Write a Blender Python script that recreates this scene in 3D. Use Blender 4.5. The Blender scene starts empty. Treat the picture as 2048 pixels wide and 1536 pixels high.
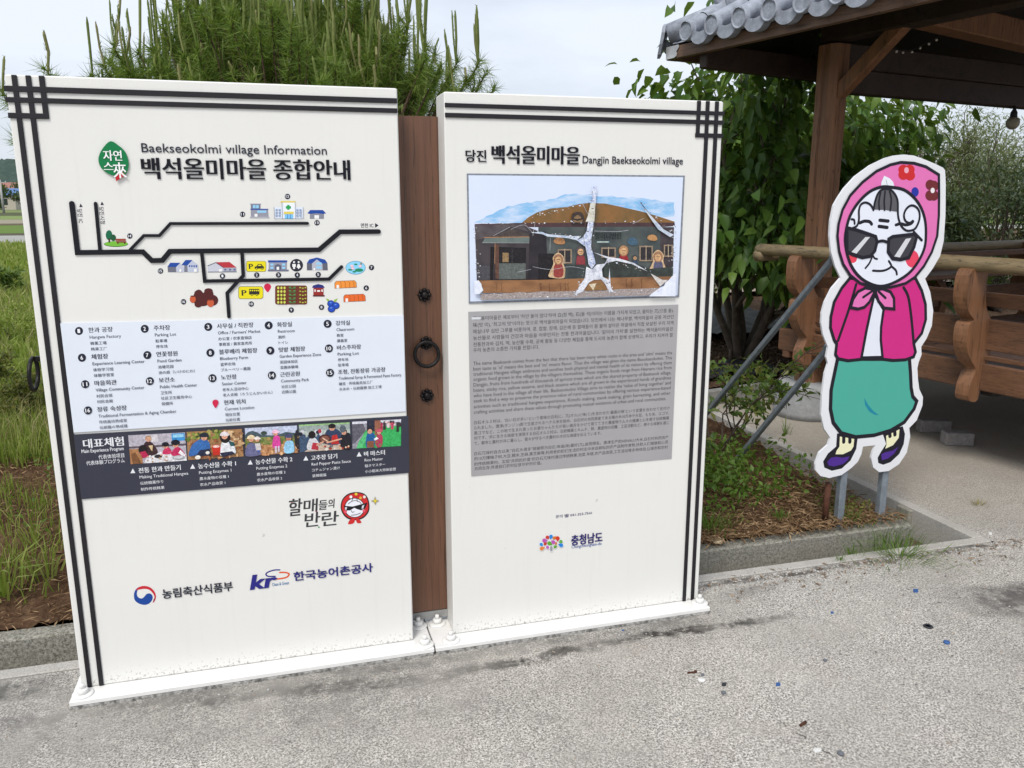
import bpy, math, random
import numpy as np
from mathutils import Vector, Matrix
R_ = math.radians
random.seed(7); rng = np.random.default_rng(7)
scn = bpy.context.scene
COL = scn.collection

# ------------------------------------------------------------------ camera
F_PX, CAM = 1653.621, np.array([0.7216, -2.8640, 1.6361])
YAW, PITCH, ROLL = -0.2793, -0.2175, 0.0011
def _rot(a, b, c):
    ca, sa, cb, sb, cc, sc = math.cos(a), math.sin(a), math.cos(b), math.sin(b), math.cos(c), math.sin(c)
    return np.array([[ca, -sa, 0], [sa, ca, 0], [0, 0, 1]]) @ np.array([[1, 0, 0], [0, cb, -sb], [0, sb, cb]]) @ np.array([[cc, 0, sc], [0, 1, 0], [-sc, 0, cc]])
RC = _rot(YAW, PITCH, ROLL)
cam = bpy.data.cameras.new("camera"); cam_o = bpy.data.objects.new("camera", cam); COL.objects.link(cam_o)
cam.sensor_width = 36; cam.lens = F_PX / 2048 * 36; cam.clip_start = .05; cam.clip_end = 6000
M4 = Matrix.Identity(4)
for i in range(3):
    M4[i][0] = RC[i, 0]; M4[i][1] = RC[i, 2]; M4[i][2] = -RC[i, 1]; M4[i][3] = CAM[i]
cam_o.matrix_world = M4
scn.camera = cam_o

# ------------------------------------------------------------------ sky, sun, exposure
SUN_EL, SUN_AZ = R_(52), R_(215)          # azimuth clockwise from +Y: behind the camera, to its left
w = bpy.data.worlds.new("World"); scn.world = w; w.use_nodes = True
nt = w.node_tree; nt.nodes.clear(); L = nt.links.new
out = nt.nodes.new("ShaderNodeOutputWorld"); bg = nt.nodes.new("ShaderNodeBackground")
sky = nt.nodes.new("ShaderNodeTexSky"); sky.sky_type = 'NISHITA'; sky.sun_disc = False
sky.sun_elevation = SUN_EL; sky.sun_rotation = SUN_AZ; sky.dust_density = 2.5; sky.air_density = 1.0
tc = nt.nodes.new("ShaderNodeTexCoord"); mp = nt.nodes.new("ShaderNodeMapping"); mp.inputs['Scale'].default_value = (1, 1, 3.2)
nz = nt.nodes.new("ShaderNodeTexNoise"); nz.inputs['Scale'].default_value = 1.7; nz.inputs['Detail'].default_value = 6; nz.inputs['Roughness'].default_value = .55
cr = nt.nodes.new("ShaderNodeValToRGB"); cr.color_ramp.elements[0].position = .36; cr.color_ramp.elements[1].position = .66
cr.color_ramp.elements[0].color = (.50, .50, .50, 1); cr.color_ramp.elements[1].color = (.97, .97, .97, 1)
mx = nt.nodes.new("ShaderNodeMix"); mx.data_type = 'RGBA'
mx.inputs[7].default_value = (7.8, 8.35, 9.3, 1)
L(tc.outputs['Generated'], mp.inputs[0]); L(mp.outputs[0], nz.inputs['Vector']); L(nz.outputs['Fac'], cr.inputs[0])
L(cr.outputs[0], mx.inputs[0]); L(sky.outputs[0], mx.inputs[6]); L(mx.outputs[2], bg.inputs[0])
bg.inputs[1].default_value = .1
L(bg.outputs[0], out.inputs[0])
sun = bpy.data.lights.new("sun", 'SUN'); sun.energy = 2.2; sun.angle = R_(22); sun.color = (1, .965, .91)
sun_o = bpy.data.objects.new("sun", sun); COL.objects.link(sun_o)
sd = Vector((math.sin(SUN_AZ) * math.cos(SUN_EL), math.cos(SUN_AZ) * math.cos(SUN_EL), math.sin(SUN_EL)))
sun_o.rotation_euler = sd.to_track_quat('Z', 'Y').to_euler(); sun_o.location = (-6, -6, 9)
vs = scn.view_settings; vs.view_transform = 'Standard'; vs.look = 'None'; vs.gamma = 1; vs.use_curve_mapping = False
vs.exposure = 0.2
scn.cycles.max_bounces = 6; scn.cycles.diffuse_bounces = 2; scn.cycles.transparent_max_bounces = 6

# ------------------------------------------------------------------ helpers: measuring the photo on a real plane
def _ray(u, v): return RC @ np.array([(u - 1024) / F_PX, 1, -(v - 768) / F_PX])
def S(u, v, y=0.):
    d = _ray(u, v); t = (y - CAM[1]) / d[1]; p = CAM + d * t
    return float(p[0]), float(p[2])
def G(u, v, z=-.03):
    d = _ray(u, v); t = (z - CAM[2]) / d[2]; p = CAM + d * t
    return float(p[0]), float(p[1])

# ------------------------------------------------------------------ materials
def lin(c):
    return tuple((x / 255 / 12.92 if x / 255 <= .04045 else ((x / 255 + .055) / 1.055) ** 2.4) for x in c[:3])
MATS = {}
def nodes(name):
    m = bpy.data.materials.new(name); m.use_nodes = True
    n = m.node_tree; b = n.nodes['Principled BSDF']
    return m, n, b, n.links.new
def nd(n, t, **k):
    x = n.nodes.new(t)
    for a, v in k.items():
        if a[0] == '_': setattr(x, a[1:], v)
        else: x.inputs[a.replace('__', ' ')].default_value = v
    return x
def ramp(n, stops, interp='LINEAR'):
    r = n.nodes.new("ShaderNodeValToRGB"); r.color_ramp.interpolation = interp
    e = r.color_ramp.elements
    while len(e) < len(stops): e.new(.5)
    for i, (p, c) in enumerate(stops):
        e[i].position = p; e[i].color = (*c, 1) if len(c) == 3 else c
    return r
def mixc(n, fac, a, b, mode='MIX'):
    x = n.nodes.new("ShaderNodeMix"); x.data_type = 'RGBA'; x.blend_type = mode
    for sock, val in ((x.inputs[0], fac), (x.inputs[6], a), (x.inputs[7], b)):
        if hasattr(val, 'is_output') or isinstance(val, bpy.types.NodeSocket): n.links.new(val, sock)
        elif isinstance(val, (int, float)): sock.default_value = val
        else: sock.default_value = (*val, 1)
    return x.outputs[2]
def math_(n, op, a, b=None, c=None, clamp=False):
    x = n.nodes.new("ShaderNodeMath"); x.operation = op; x.use_clamp = clamp
    for i, v in enumerate((a, b, c)):
        if v is None: continue
        if isinstance(v, bpy.types.NodeSocket): n.links.new(v, x.inputs[i])
        else: x.inputs[i].default_value = v
    return x.outputs[0]
def noise(n, scale, detail=4, rough=.55, vec=None, obj=True):
    x = nd(n, "ShaderNodeTexNoise", Scale=scale, Detail=detail, Roughness=rough)
    if vec is None:
        t = n.nodes.new("ShaderNodeTexCoord"); vec = t.outputs['Object']
    n.links.new(vec, x.inputs['Vector']); return x.outputs['Fac']
def scaled(n, s):
    t = n.nodes.new("ShaderNodeTexCoord"); m = n.nodes.new("ShaderNodeMapping"); m.inputs['Scale'].default_value = s
    n.links.new(t.outputs['Object'], m.inputs[0]); return m.outputs[0]
def bump(n, b, h, strength=.3, dist=.01):
    x = nd(n, "ShaderNodeBump", Strength=strength, Distance=dist); n.links.new(h, x.inputs['Height']); n.links.new(x.outputs[0], b.inputs['Normal'])
def paint(c, rough=.55):
    """printed or painted colour with a little unevenness; c = sRGB 0..255; rough .36 = photographic print, mottled"""
    k = ('p', tuple(c), rough)
    if k not in MATS:
        m, n, b, l = nodes("paint_%d_%d_%d" % tuple(c)); b.inputs['Roughness'].default_value = rough
        base = lin(c); pr = rough == .36; f = noise(n, 130 if pr else 9, 4, .7)
        if pr: r = ramp(n, [(.32, tuple(x * .68 for x in base)), (.5, base), (.68, tuple(min(1, x * 1.28 + .01) for x in base))]); l(f, r.inputs[0]); l(r.outputs[0], b.inputs['Base Color'])
        else: l(mixc(n, f, tuple(x * .93 for x in base), tuple(min(1, x * 1.05) for x in base)), b.inputs['Base Color'])
        b.inputs['Specular IOR Level'].default_value = .3
        MATS[k] = m
    return MATS[k]
def simple(name, c, rough=.6, metal=0, ns=12, var=.2, bmp=0, bs=60, spec=.4, vec=None):
    if name in MATS: return MATS[name]
    m, n, b, l = nodes(name); b.inputs['Roughness'].default_value = rough; b.inputs['Metallic'].default_value = metal
    b.inputs['Specular IOR Level'].default_value = spec
    v = scaled(n, vec) if vec else None
    f = noise(n, ns, 6, .6, v)
    r = ramp(n, [(.3, tuple(x * (1 - var) for x in c)), (.7, tuple(x * (1 + var) for x in c))]); l(f, r.inputs[0])
    l(r.outputs[0], b.inputs['Base Color'])
    if bmp: bump(n, b, noise(n, bs, 5, .6, v), bmp, .01)
    MATS[name] = m; return m
def leafmat(name, c1, c2, c3=None, rough=.45, trans=.35, spec=.4):
    if name in MATS: return MATS[name]
    m, n, b, l = nodes(name)
    g = n.nodes.new("ShaderNodeNewGeometry")
    stops = [(0, c1), (.6, c2)] + ([(1, c3)] if c3 else [])
    r = ramp(n, stops); l(g.outputs['Random Per Island'], r.inputs[0])
    l(r.outputs[0], b.inputs['Base Color']); b.inputs['Roughness'].default_value = rough; b.inputs['Specular IOR Level'].default_value = spec
    t = n.nodes.new("ShaderNodeBsdfTranslucent"); tcol = mixc(n, .55, r.outputs[0], (.25, .33, .03)); l(tcol, t.inputs[0])
    ms = n.nodes.new("ShaderNodeMixShader"); ms.inputs[0].default_value = trans
    l(b.outputs[0], ms.inputs[1]); l(t.outputs[0], ms.inputs[2]); l(ms.outputs[0], n.nodes['Material Output'].inputs[0])
    MATS[name] = m; return m
def wood(name, c, dark=.45, vec=(14, 14, 1.2), rough=.6):
    if name in MATS: return MATS[name]
    m, n, b, l = nodes(name); b.inputs['Roughness'].default_value = rough
    v = scaled(n, vec); f = noise(n, 2.2, 8, .65, v); g = noise(n, 9, 3, .6, v)
    r = ramp(n, [(.25, tuple(x * dark for x in c)), (.5, c), (.8, tuple(min(1, x * 1.35) for x in c))]); l(f, r.inputs[0])
    o = mixc(n, math_(n, 'MULTIPLY', g, .35), r.outputs[0], tuple(x * .4 for x in c))
    v2 = scaled(n, tuple(x * .13 for x in vec)); vo = nd(n, "ShaderNodeTexVoronoi", Scale=3.); l(v2, vo.inputs['Vector'])          # knots
    o = mixc(n, math_(n, 'MULTIPLY', ramp_out(n, vo.outputs['Distance'], .13, .05), .85), o, tuple(x * .16 for x in c))
    ck = noise(n, 3., 3, .5, scaled(n, tuple(x * 1.5 if x > min(vec) else x * .35 for x in vec)))   # drying cracks
    o = mixc(n, math_(n, 'MULTIPLY', ramp_out(n, math_(n, 'ABSOLUTE', math_(n, 'SUBTRACT', ck, .5)), .012, .004), .8), o, tuple(x * .12 for x in c))
    o = mixc(n, math_(n, 'MULTIPLY', ramp_out(n, noise(n, 1.3, 5, .6), .48, .75), .3), o, tuple(.6 * x + .06 for x in c))          # greyed by weather
    l(o, b.inputs['Base Color']); bump(n, b, g, .25, .004)
    MATS[name] = m; return m

# ------------------------------------------------------------------ mesh building
def ramp_out(n, fac, a, b_):
    r = ramp(n, [(a, (0, 0, 0)), (b_, (1, 1, 1))] if a < b_ else [(b_, (1, 1, 1)), (a, (0, 0, 0))]); n.links.new(fac, r.inputs[0]); return r.outputs[0]
class MB:
    def __init__(s): s.v = []; s.f = []; s.mi = []; s.mats = []; s.sm = []; s.n = 0
    def mid(s, m):
        if m not in s.mats: s.mats.append(m)
        return s.mats.index(m)
    def add(s, v, f, m, smooth=False):
        k = s.mid(m); v = np.asarray(v, float).reshape(-1, 3)
        s.v.append(v)
        for q in f: s.f.append(tuple(int(i) + s.n for i in q)); s.mi.append(k); s.sm.append(smooth)
        s.n += len(v)
    def box(s, c, d, m, rz=0., rot=None, bev=0.):
        x, y, z = d[0] / 2, d[1] / 2, d[2] / 2
        if bev:
            b = min(bev, x * .9, y * .9, z * .9); v = []; 
            for zz, i in ((-z, b), (-z + b, 0), (z - b, 0), (z, b)):
                X, Y = x - i, y - i
                v += [(-X + b, -Y, zz), (X - b, -Y, zz), (X, -Y + b, zz), (X, Y - b, zz), (X - b, Y, zz), (-X + b, Y, zz), (-X, Y - b, zz), (-X, -Y + b, zz)]
            f = [tuple(range(7, -1, -1)), tuple(range(24, 32))]
            for k in range(3):
                for i in range(8): f.append((k * 8 + i, k * 8 + (i + 1) % 8, k * 8 + 8 + (i + 1) % 8, k * 8 + 8 + i))
        else:
            v = [(-x, -y, -z), (x, -y, -z), (x, y, -z), (-x, y, -z), (-x, -y, z), (x, -y, z), (x, y, z), (-x, y, z)]
            f = [(3, 2, 1, 0), (4, 5, 6, 7), (0, 1, 5, 4), (1, 2, 6, 5), (2, 3, 7, 6), (3, 0, 4, 7)]
        v = np.array(v)
        if rot is None: rot = np.array(Matrix.Rotation(rz, 3, 'Z'))
        s.add(v @ np.array(rot).T + np.array(c), f, m)
    def beam(s, a, b, wd, ht, m, bev=.006):
        """a box from a to b, width wd (sideways) and height ht"""
        a = np.array(a, float); b = np.array(b, float); d = b - a; ln = np.linalg.norm(d); x = d / ln
        up = np.array([0, 0, 1.]) if abs(x[2]) < .95 else np.array([0, 1., 0])
        y = np.cross(up, x); y /= np.linalg.norm(y); z = np.cross(x, y)
        s.box((a + b) / 2, (ln, wd, ht), m, rot=np.stack([x, y, z], 1), bev=bev)
    def tube(s, path, rad, m, n=8, cap=True):
        P = np.array(path, float); r = np.broadcast_to(np.array(rad, float), (len(P),))
        T = np.gradient(P, axis=0) if len(P) > 2 else np.array([P[1] - P[0]] * 2)
        T /= np.linalg.norm(T, axis=1)[:, None] + 1e-12
        up = np.array([0, 0, 1.]) if abs(T[0][2]) < .9 else np.array([1., 0, 0])
        v = []
        for p, t, q in zip(P, T, r):
            a = np.cross(t, up); a /= np.linalg.norm(a) + 1e-12; b = np.cross(t, a); up = -b if np.dot(-b, up) > 0 else b
            for k in range(n):
                th = 2 * math.pi * k / n; v.append(p + q * (a * math.cos(th) + b * math.sin(th)))
        f = [(i * n + k, i * n + (k + 1) % n, (i + 1) * n + (k + 1) % n, (i + 1) * n + k) for i in range(len(P) - 1) for k in range(n)]
        if cap: f += [tuple(range(n - 1, -1, -1)), tuple((len(P) - 1) * n + k for k in range(n))]
        s.add(v, f, m, n > 6)
    def lathe(s, prof, c, m, n=24, axis='z'):
        v = []; 
        for r, z in prof:
            for k in range(n):
                t = 2 * math.pi * k / n; p = (r * math.cos(t), r * math.sin(t), z)
                if axis == 'y': p = (p[0], -z, p[1])
                v.append((p[0] + c[0], p[1] + c[1], p[2] + c[2]))
        f = [(i * n + k, i * n + (k + 1) % n, (i + 1) * n + (k + 1) % n, (i + 1) * n + k) for i in range(len(prof) - 1) for k in range(n)]
        f += [tuple(range(n - 1, -1, -1)), tuple((len(prof) - 1) * n + k for k in range(n))]
        s.add(v, f, m, True)
    def prism(s, pts, d0, d1, fn, m):
        """2-D outline pts extruded from depth d0 to d1; fn(a, b, d) -> xyz"""
        k = len(pts)
        v = [fn(a, b, d0) for a, b in pts] + [fn(a, b, d1) for a, b in pts]
        s.add(v, [tuple(range(k)), tuple(range(2 * k - 1, k - 1, -1))] + [(i, i + k, (i + 1) % k + k, (i + 1) % k) for i in range(k)], m)
    def ball(s, c, r, m, n=10, k=6, sq=1.):
        prof = [(max(1e-4, r * math.sin(math.pi * i / k)), -r * sq * math.cos(math.pi * i / k)) for i in range(k + 1)]
        s.lathe(prof, c, m, n)
    def build(s, name, parent=None, loc=None):
        me = bpy.data.meshes.new(name)
        V = np.concatenate(s.v) if s.v else np.zeros((0, 3))
        if loc is None and parent is not None: loc = None
        org = np.array(loc) if loc is not None else np.zeros(3)
        if parent is not None and loc is None: org = np.array(parent.location)
        me.from_pydata((V - org).tolist(), [], s.f)
        for m in s.mats: me.materials.append(m)
        me.polygons.foreach_set('material_index', s.mi); me.polygons.foreach_set('use_smooth', s.sm); me.update()
        o = bpy.data.objects.new(name, me); COL.objects.link(o)
        if parent is not None:
            o.parent = parent
            if loc is not None: o.location = org - np.array(_wloc(parent))
        else: o.location = org
        return o
def _wloc(o):
    p = Vector(o.location)
    while o.parent: o = o.parent; p += Vector(o.location)
    return p
def part(mb, name, parent):
    """a part in world coordinates under a parent that is itself placed by location only"""
    wl = _wloc(parent); me_o = mb.build(name, None, tuple(wl)); me_o.location = (0, 0, 0); me_o.parent = parent
    return me_o
def thing(name, label, cat, loc=(0, 0, 0), group=None):
    o = bpy.data.objects.new(name, None); COL.objects.link(o); o.location = loc; o.empty_display_size = .1
    return tag(o, label, cat, group)
def tag(o, label, cat, group=None):
    o['label'] = label; o['category'] = cat
    if group: o['group'] = group
    return o
def struct(o): o['kind'] = 'structure'; return o
def stuff(o, label=None, cat=None):
    o['kind'] = 'stuff'
    if label: o['label'] = label; o['category'] = cat
    return o
def raw(name, V, Fl, m, sizes, parent=None, smooth=False, mats=None, mi=None):
    """fast mesh from numpy: V (n,3), Fl flat vertex indices, sizes = verts per face (array)"""
    me = bpy.data.meshes.new(name); me.vertices.add(len(V)); me.vertices.foreach_set('co', np.ascontiguousarray(V, dtype=np.float32).ravel())
    me.loops.add(len(Fl)); me.loops.foreach_set('vertex_index', np.ascontiguousarray(Fl, dtype=np.int32))
    sizes = np.asarray(sizes, dtype=np.int32); st = np.concatenate([[0], np.cumsum(sizes)[:-1]]).astype(np.int32)
    me.polygons.add(len(sizes)); me.polygons.foreach_set('loop_start', st); me.polygons.foreach_set('loop_total', sizes)
    for q in (mats or [m]): me.materials.append(q)
    if mi is not None: me.polygons.foreach_set('material_index', np.asarray(mi, dtype=np.int32))
    me.polygons.foreach_set('use_smooth', [smooth] * len(sizes))
    me.update(calc_edges=True); me.validate()
    o = bpy.data.objects.new(name, me); COL.objects.link(o)
    if parent is not None:
        me.transform(Matrix.Translation(-_wloc(parent))); o.parent = parent
    return o
def leaves(P, D, N, ln, wd, droop=.25, fold=.18, big=False):
    """five-point folded leaves: base P, direction D, face normal N, arrays"""
    P, D, N = map(np.asarray, (P, D, N)); D = D / (np.linalg.norm(D, axis=1)[:, None] + 1e-9)
    Sd = np.cross(D, N); Sd /= np.linalg.norm(Sd, axis=1)[:, None] + 1e-9; N = np.cross(Sd, D)
    ln = np.broadcast_to(ln, len(P))[:, None]; wd = np.broadcast_to(wd, len(P))[:, None]
    if big:
        def at(t): return P + D * ln * t - N * ln * droop * t * t * 1.6 - np.array([0, 0, 1.]) * ln * .12 * t * t
        m1, m2, tip = at(.3), at(.66), at(1.); k = len(P)
        V = np.stack([P, m1 + Sd * wd * .46 + N * wd * fold, m1, m1 - Sd * wd * .46 + N * wd * fold, m2 + Sd * wd * .36 + N * wd * fold * .8, m2, m2 - Sd * wd * .36 + N * wd * fold * .8, tip], 1).reshape(-1, 3)
        F = ((np.arange(k) * 8)[:, None] + np.array([[0, 1, 2, 0, 2, 3, 1, 4, 5, 2, 2, 5, 6, 3, 4, 7, 5, 5, 7, 6]])).ravel()
        return V, F, np.tile([3, 3, 4, 4, 3, 3], k)
    mid = P + D * ln * .45
    a = mid + Sd * wd * .5 + N * wd * fold; b = mid - Sd * wd * .5 + N * wd * fold
    tip = P + D * ln - N * ln * droop
    V = np.stack([P, a, mid, b, tip], 1).reshape(-1, 3); k = len(P)
    base = (np.arange(k) * 5)[:, None]
    F = (base + np.array([[0, 1, 2, 0, 2, 3, 1, 4, 2, 2, 4, 3]])).ravel()
    return V, F, np.full(k * 4, 3)
def blades(P, D, h, wd, bend):
    """grass blades: base P, sideways bend direction D (unit, horizontal), height h, width wd, bend"""
    k = len(P); h = np.broadcast_to(h, k)[:, None]; wd = np.broadcast_to(wd, k)[:, None]; bend = np.broadcast_to(bend, k)[:, None]
    th = rng.uniform(0, 2 * math.pi, k); Sd = np.stack([np.cos(th), np.sin(th), np.zeros(k)], 1); Z = np.array([[0, 0, 1.]])
    m = P + Z * h * .55 + D * h * bend * .3; t = P + Z * h * (1 - bend * .35) + D * h * bend
    V = np.stack([P - Sd * wd / 2, P + Sd * wd / 2, m + Sd * wd * .4, m - Sd * wd * .4, t], 1).reshape(-1, 3)
    base = (np.arange(k) * 5)[:, None]
    F = (base + np.array([[0, 1, 2, 3, 3, 2, 4]])).ravel()
    return V, F, np.tile([4, 3], k)
def unit(k, up=0.):
    v = rng.normal(size=(k, 3)); v[:, 2] += up; return v / np.linalg.norm(v, axis=1)[:, None]
def cat_leaves(lst):
    V = []; F = []; Z = []; n = 0
    for v, f, z in lst: V.append(v); F.append(f + n); Z.append(z); n += len(v)
    return np.concatenate(V), np.concatenate(F), np.concatenate(Z)

# ------------------------------------------------------------------ flat artwork on a vertical plane
def catmull(pts, closed=True, k=4):
    P = np.array(pts, float); n = len(P); o = []
    rngi = range(n) if closed else range(n - 1)
    for i in rngi:
        p0, p1, p2, p3 = (P[(i - 1) % n], P[i], P[(i + 1) % n], P[(i + 2) % n]) if closed else (P[max(i - 1, 0)], P[i], P[i + 1], P[min(i + 2, n - 1)])
        for j in range(k):
            t = j / k
            o.append(.5 * (2 * p1 + (p2 - p0) * t + (2 * p0 - 5 * p1 + 4 * p2 - p3) * t * t + (3 * p1 - p0 - 3 * p2 + p3) * t ** 3))
    if not closed: o.append(P[-1])
    return [tuple(q) for q in o]
TEXTQ = []
class Art(MB):
    """shapes measured in photo pixels, laid on the plane y = y0; each call lies a hair in front of the last"""
    def __init__(s, y0=0., step=.00012, xf=None): super().__init__(); s.y = y0; s.step = step; s.xf = xf; s.rough = .5
    def _p(s, pts):
        if s.xf: pts = [s.xf(a, b) for a, b in pts]
        return [S(a, b, s.y) for a, b in pts]
    def _px(s, u, v):
        if s.xf: u, v = s.xf(u, v)
        a = S(u, v, s.y); b = S(u + 1, v, s.y); return abs(b[0] - a[0])
    def up(s, k=1): s.y -= s.step * k
    def fill(s, pts, c, smooth=False):
        if smooth: pts = catmull(pts, True, 4 if smooth is True else smooth)
        q = s._p(pts); s.up(); s.add([(x, s.y, z) for x, z in q], [tuple(range(len(q)))], paint(c, s.rough))
    def slab(s, pts, c, d, m=None):
        q = s._p(pts); s.prism(q, s.y, s.y - d, lambda a, b, e: (a, e, b), m or paint(c, s.rough)); s.y -= d
    def circ(s, c, r, col, ry=None, n=20):
        ry = ry or r
        s.fill([(c[0] + r * math.cos(2 * math.pi * i / n), c[1] + ry * math.sin(2 * math.pi * i / n)) for i in range(n)], col)
    def stroke(s, pts, wpx, c, closed=False, smooth=False, raised=0.):
        if smooth: pts = catmull(pts, closed, 5)
        sc = 1.
        if s.xf:
            a, b = s.xf(0, 0), s.xf(1, 0); sc = b[0] - a[0]
        w2 = s._px(*pts[0]) * wpx * sc / 2
        q = [np.array(a) for a in s._p(pts)]; s.up(); m = paint(c, s.rough)
        n = len(q); segs = [(q[i], q[(i + 1) % n]) for i in range(n if closed else n - 1)]
        y = s.y
        # one continuous mitred ribbon with round ends
        dirs = [(b - a) / (np.linalg.norm(b - a) + 1e-12) for a, b in segs]
        Lf = []; Rt = []
        for i in range(n):
            if closed: d0, d1 = dirs[i - 1], dirs[i % n]
            else: d0, d1 = dirs[max(i - 1, 0)], dirs[min(i, n - 2)]
            t = d0 + d1; l = np.linalg.norm(t); t = t / l if l > 1e-6 else d1
            nn = np.array([-t[1], t[0]]); k = 1 / max(.45, abs(np.dot(nn, np.array([-d0[1], d0[0]]))))
            Lf.append(q[i] + nn * w2 * k); Rt.append(q[i] - nn * w2 * k)
        if closed:
            v = [(a[0], y, a[1]) for a in Lf] + [(a[0], y, a[1]) for a in Rt]
            s.add(v, [(i, (i + 1) % n, (i + 1) % n + n, i + n) for i in range(n)], m)
        else:
            def capp(p, d, sg):
                a0 = math.atan2(d[1], d[0]); return [p + w2 * np.array([math.cos(a0 + sg * (math.pi / 2 - math.pi * j / 6)), math.sin(a0 + sg * (math.pi / 2 - math.pi * j / 6))]) for j in range(1, 6)]
            out_ = Lf + capp(q[-1], dirs[-1], 1) + Rt[::-1] + capp(q[0], -dirs[0], 1)
            if raised:
                s.prism([(a[0], a[1]) for a in out_], y + s.step * .5, y - raised, lambda a, b, e: (a, e, b), m)
            elif n > 2:
                v = [(a[0], y, a[1]) for a in Lf] + [(a[0], y, a[1]) for a in Rt]
                s.add(v, [(i, i + 1, i + 1 + n, i + n) for i in range(n - 1)], m)
                for p, d, l0, r0 in ((q[-1], dirs[-1], Lf[-1], Rt[-1]), (q[0], -dirs[0], Rt[0], Lf[0])):
                    cp = [l0] + capp(p, d, 1) + [r0]; s.add([(a[0], y, a[1]) for a in cp], [tuple(range(len(cp)))], m)
            else: s.add([(a[0], y, a[1]) for a in out_], [tuple(range(len(out_)))], m)
    def rect(s, u0, v0, u1, v1, c): s.fill([(u0, v0), (u1, v0), (u1, v1), (u0, v1)], c)
    def text(s, body, p0, p1, hpx, c, bold=0., boldz=0., raised=0., shear=0., rot=0.):
        """ink box: lower-left pixel p0, lower-right pixel p1, ink height hpx"""
        a = S(*p0, s.y); b = S(*p1, s.y); t = S(p0[0], p0[1] - hpx, s.y)
        TEXTQ.append(dict(dst=s, body=body, x=a[0], z=(a[1] + b[1]) / 2, w=b[0] - a[0], h=t[1] - a[1], em=None, y=s.y - s.step * 2, c=c, bold=bold, boldz=boldz, raised=raised, shear=shear, rot=rot, al='l', rough=s.rough))
    def textm(s, body, x, z, em, c, bold=0., boldz=0., sx=1., al='l', w=None):
        """metres: baseline start x, z; em size"""
        TEXTQ.append(dict(dst=s, body=body, x=x, z=z, w=w, h=None, em=em, y=s.y - s.step * 2, c=c, bold=bold, boldz=boldz, raised=0., shear=0., rot=0., al=al, sx=sx, rough=s.rough))
def flush_text():
    obs = []
    for q in TEXTQ:
        cu = bpy.data.curves.new("t", 'FONT'); cu.body = q['body']; cu.resolution_u = 2 if (q['em'] or q['h'] < 14 * .0018) else 4
        if q['raised']: cu.extrude = .05
        o = bpy.data.objects.new("t", cu); COL.objects.link(o); obs.append(o)
    bpy.context.view_layer.update(); dg = bpy.context.evaluated_depsgraph_get()
    for q, o in zip(TEXTQ, obs):
        me = bpy.data.meshes.new_from_object(o.evaluated_get(dg)); n = len(me.vertices)
        co = np.empty(n * 3, np.float32); me.vertices.foreach_get('co', co); co = co.reshape(-1, 3).astype(float)
        F = [tuple(p.vertices) for p in me.polygons]
        if n:
            lo, hi = co.min(0), co.max(0)
            X, Y = co[:, 0].copy(), co[:, 1].copy()
            if q['em']:
                k = q['em']; sx = k * q.get('sx', 1)
                if q['w']: sx = q['w'] / (hi[0] - lo[0])
                X = (X - lo[0]) * sx; Y = Y * k; wid = (hi[0] - lo[0]) * sx
                if q['al'] == 'r': X -= wid
                if q['al'] == 'c': X -= wid / 2
            else:
                X = (X - lo[0]) / (hi[0] - lo[0]) * q['w']; k = q['h'] / (hi[1] - lo[1]); Y = (Y - lo[1]) * k
            X += q['shear'] * Y
            if q['rot']:
                cx, cy = math.cos(q['rot']), math.sin(q['rot']); X, Y = X * cx - Y * cy, X * cy + Y * cx
            D = np.full(n, q['y'])
            if q['raised']: D = q['y'] - (co[:, 2] - lo[2]) / (hi[2] - lo[2] + 1e-9) * q['raised']
            offs = [(0, 0)]
            if q['bold']:
                b = q['bold'] * k; nb = 3 if q['bold'] < .05 else 4
                bz = q['boldz'] * k
                offs = [((i / (nb - 1) - .5) * b, j * bz) for i in range(nb) for j in ((-.5, .5) if bz else (0,))]
            m = paint(q['c'], q['rough'])
            for i, (ox, oz) in enumerate(offs):
                q['dst'].add(np.stack([q['x'] + X + ox, D - i * .00002, q['z'] + Y + oz], 1), F, m)
        bpy.data.meshes.remove(me); cu = o.data; bpy.data.objects.remove(o); bpy.data.curves.remove(cu)
    TEXTQ.clear()
# ------------------------------------------------------------------ the two sign boards
NAVY = (34, 36, 52); INK = (36, 38, 54); WHITE = (240, 240, 238); BAR = (44, 40, 48)
def panel_mat():
    m, n, b, l = nodes("sign_white"); b.inputs['Roughness'].default_value = .42; b.inputs['Specular IOR Level'].default_value = .35
    t = n.nodes.new("ShaderNodeTexCoord"); sx = n.nodes.new("ShaderNodeSeparateXYZ"); l(t.outputs['Object'], sx.inputs[0])
    f = noise(n, 3, 4); c = mixc(n, f, lin((224, 223, 218)), lin((230, 229, 225)))
    st = noise(n, 3, 5, .6, scaled(n, (14, 14, .7)))                     # faint rain streaks
    c = mixc(n, math_(n, 'MULTIPLY', ramp_out(n, st, .55, .75), .12), c, lin((196, 196, 186)))
    h = math_(n, 'SUBTRACT', 1., math_(n, 'MULTIPLY', sx.outputs['Z'], 5.2), clamp=True)   # splashed dirt near the foot
    h = math_(n, 'POWER', h, 2.2)
    sp = ramp_out(n, math_(n, 'ADD', noise(n, 95, 4, .7), math_(n, 'MULTIPLY', h, .16)), .68, .76)
    c = mixc(n, math_(n, 'MULTIPLY', math_(n, 'MULTIPLY', sp, h, clamp=True), .75, clamp=True), c, (.21, .18, .13))
    sp2 = ramp_out(n, noise(n, 26, 2, .5), .76, .78)                       # odd specks
    c = mixc(n, math_(n, 'MULTIPLY', sp2, .35), c, (.25, .22, .18))
    l(c, b.inputs['Base Color']); bump(n, b, noise(n, 5, 2), .04, .02); return m
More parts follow.
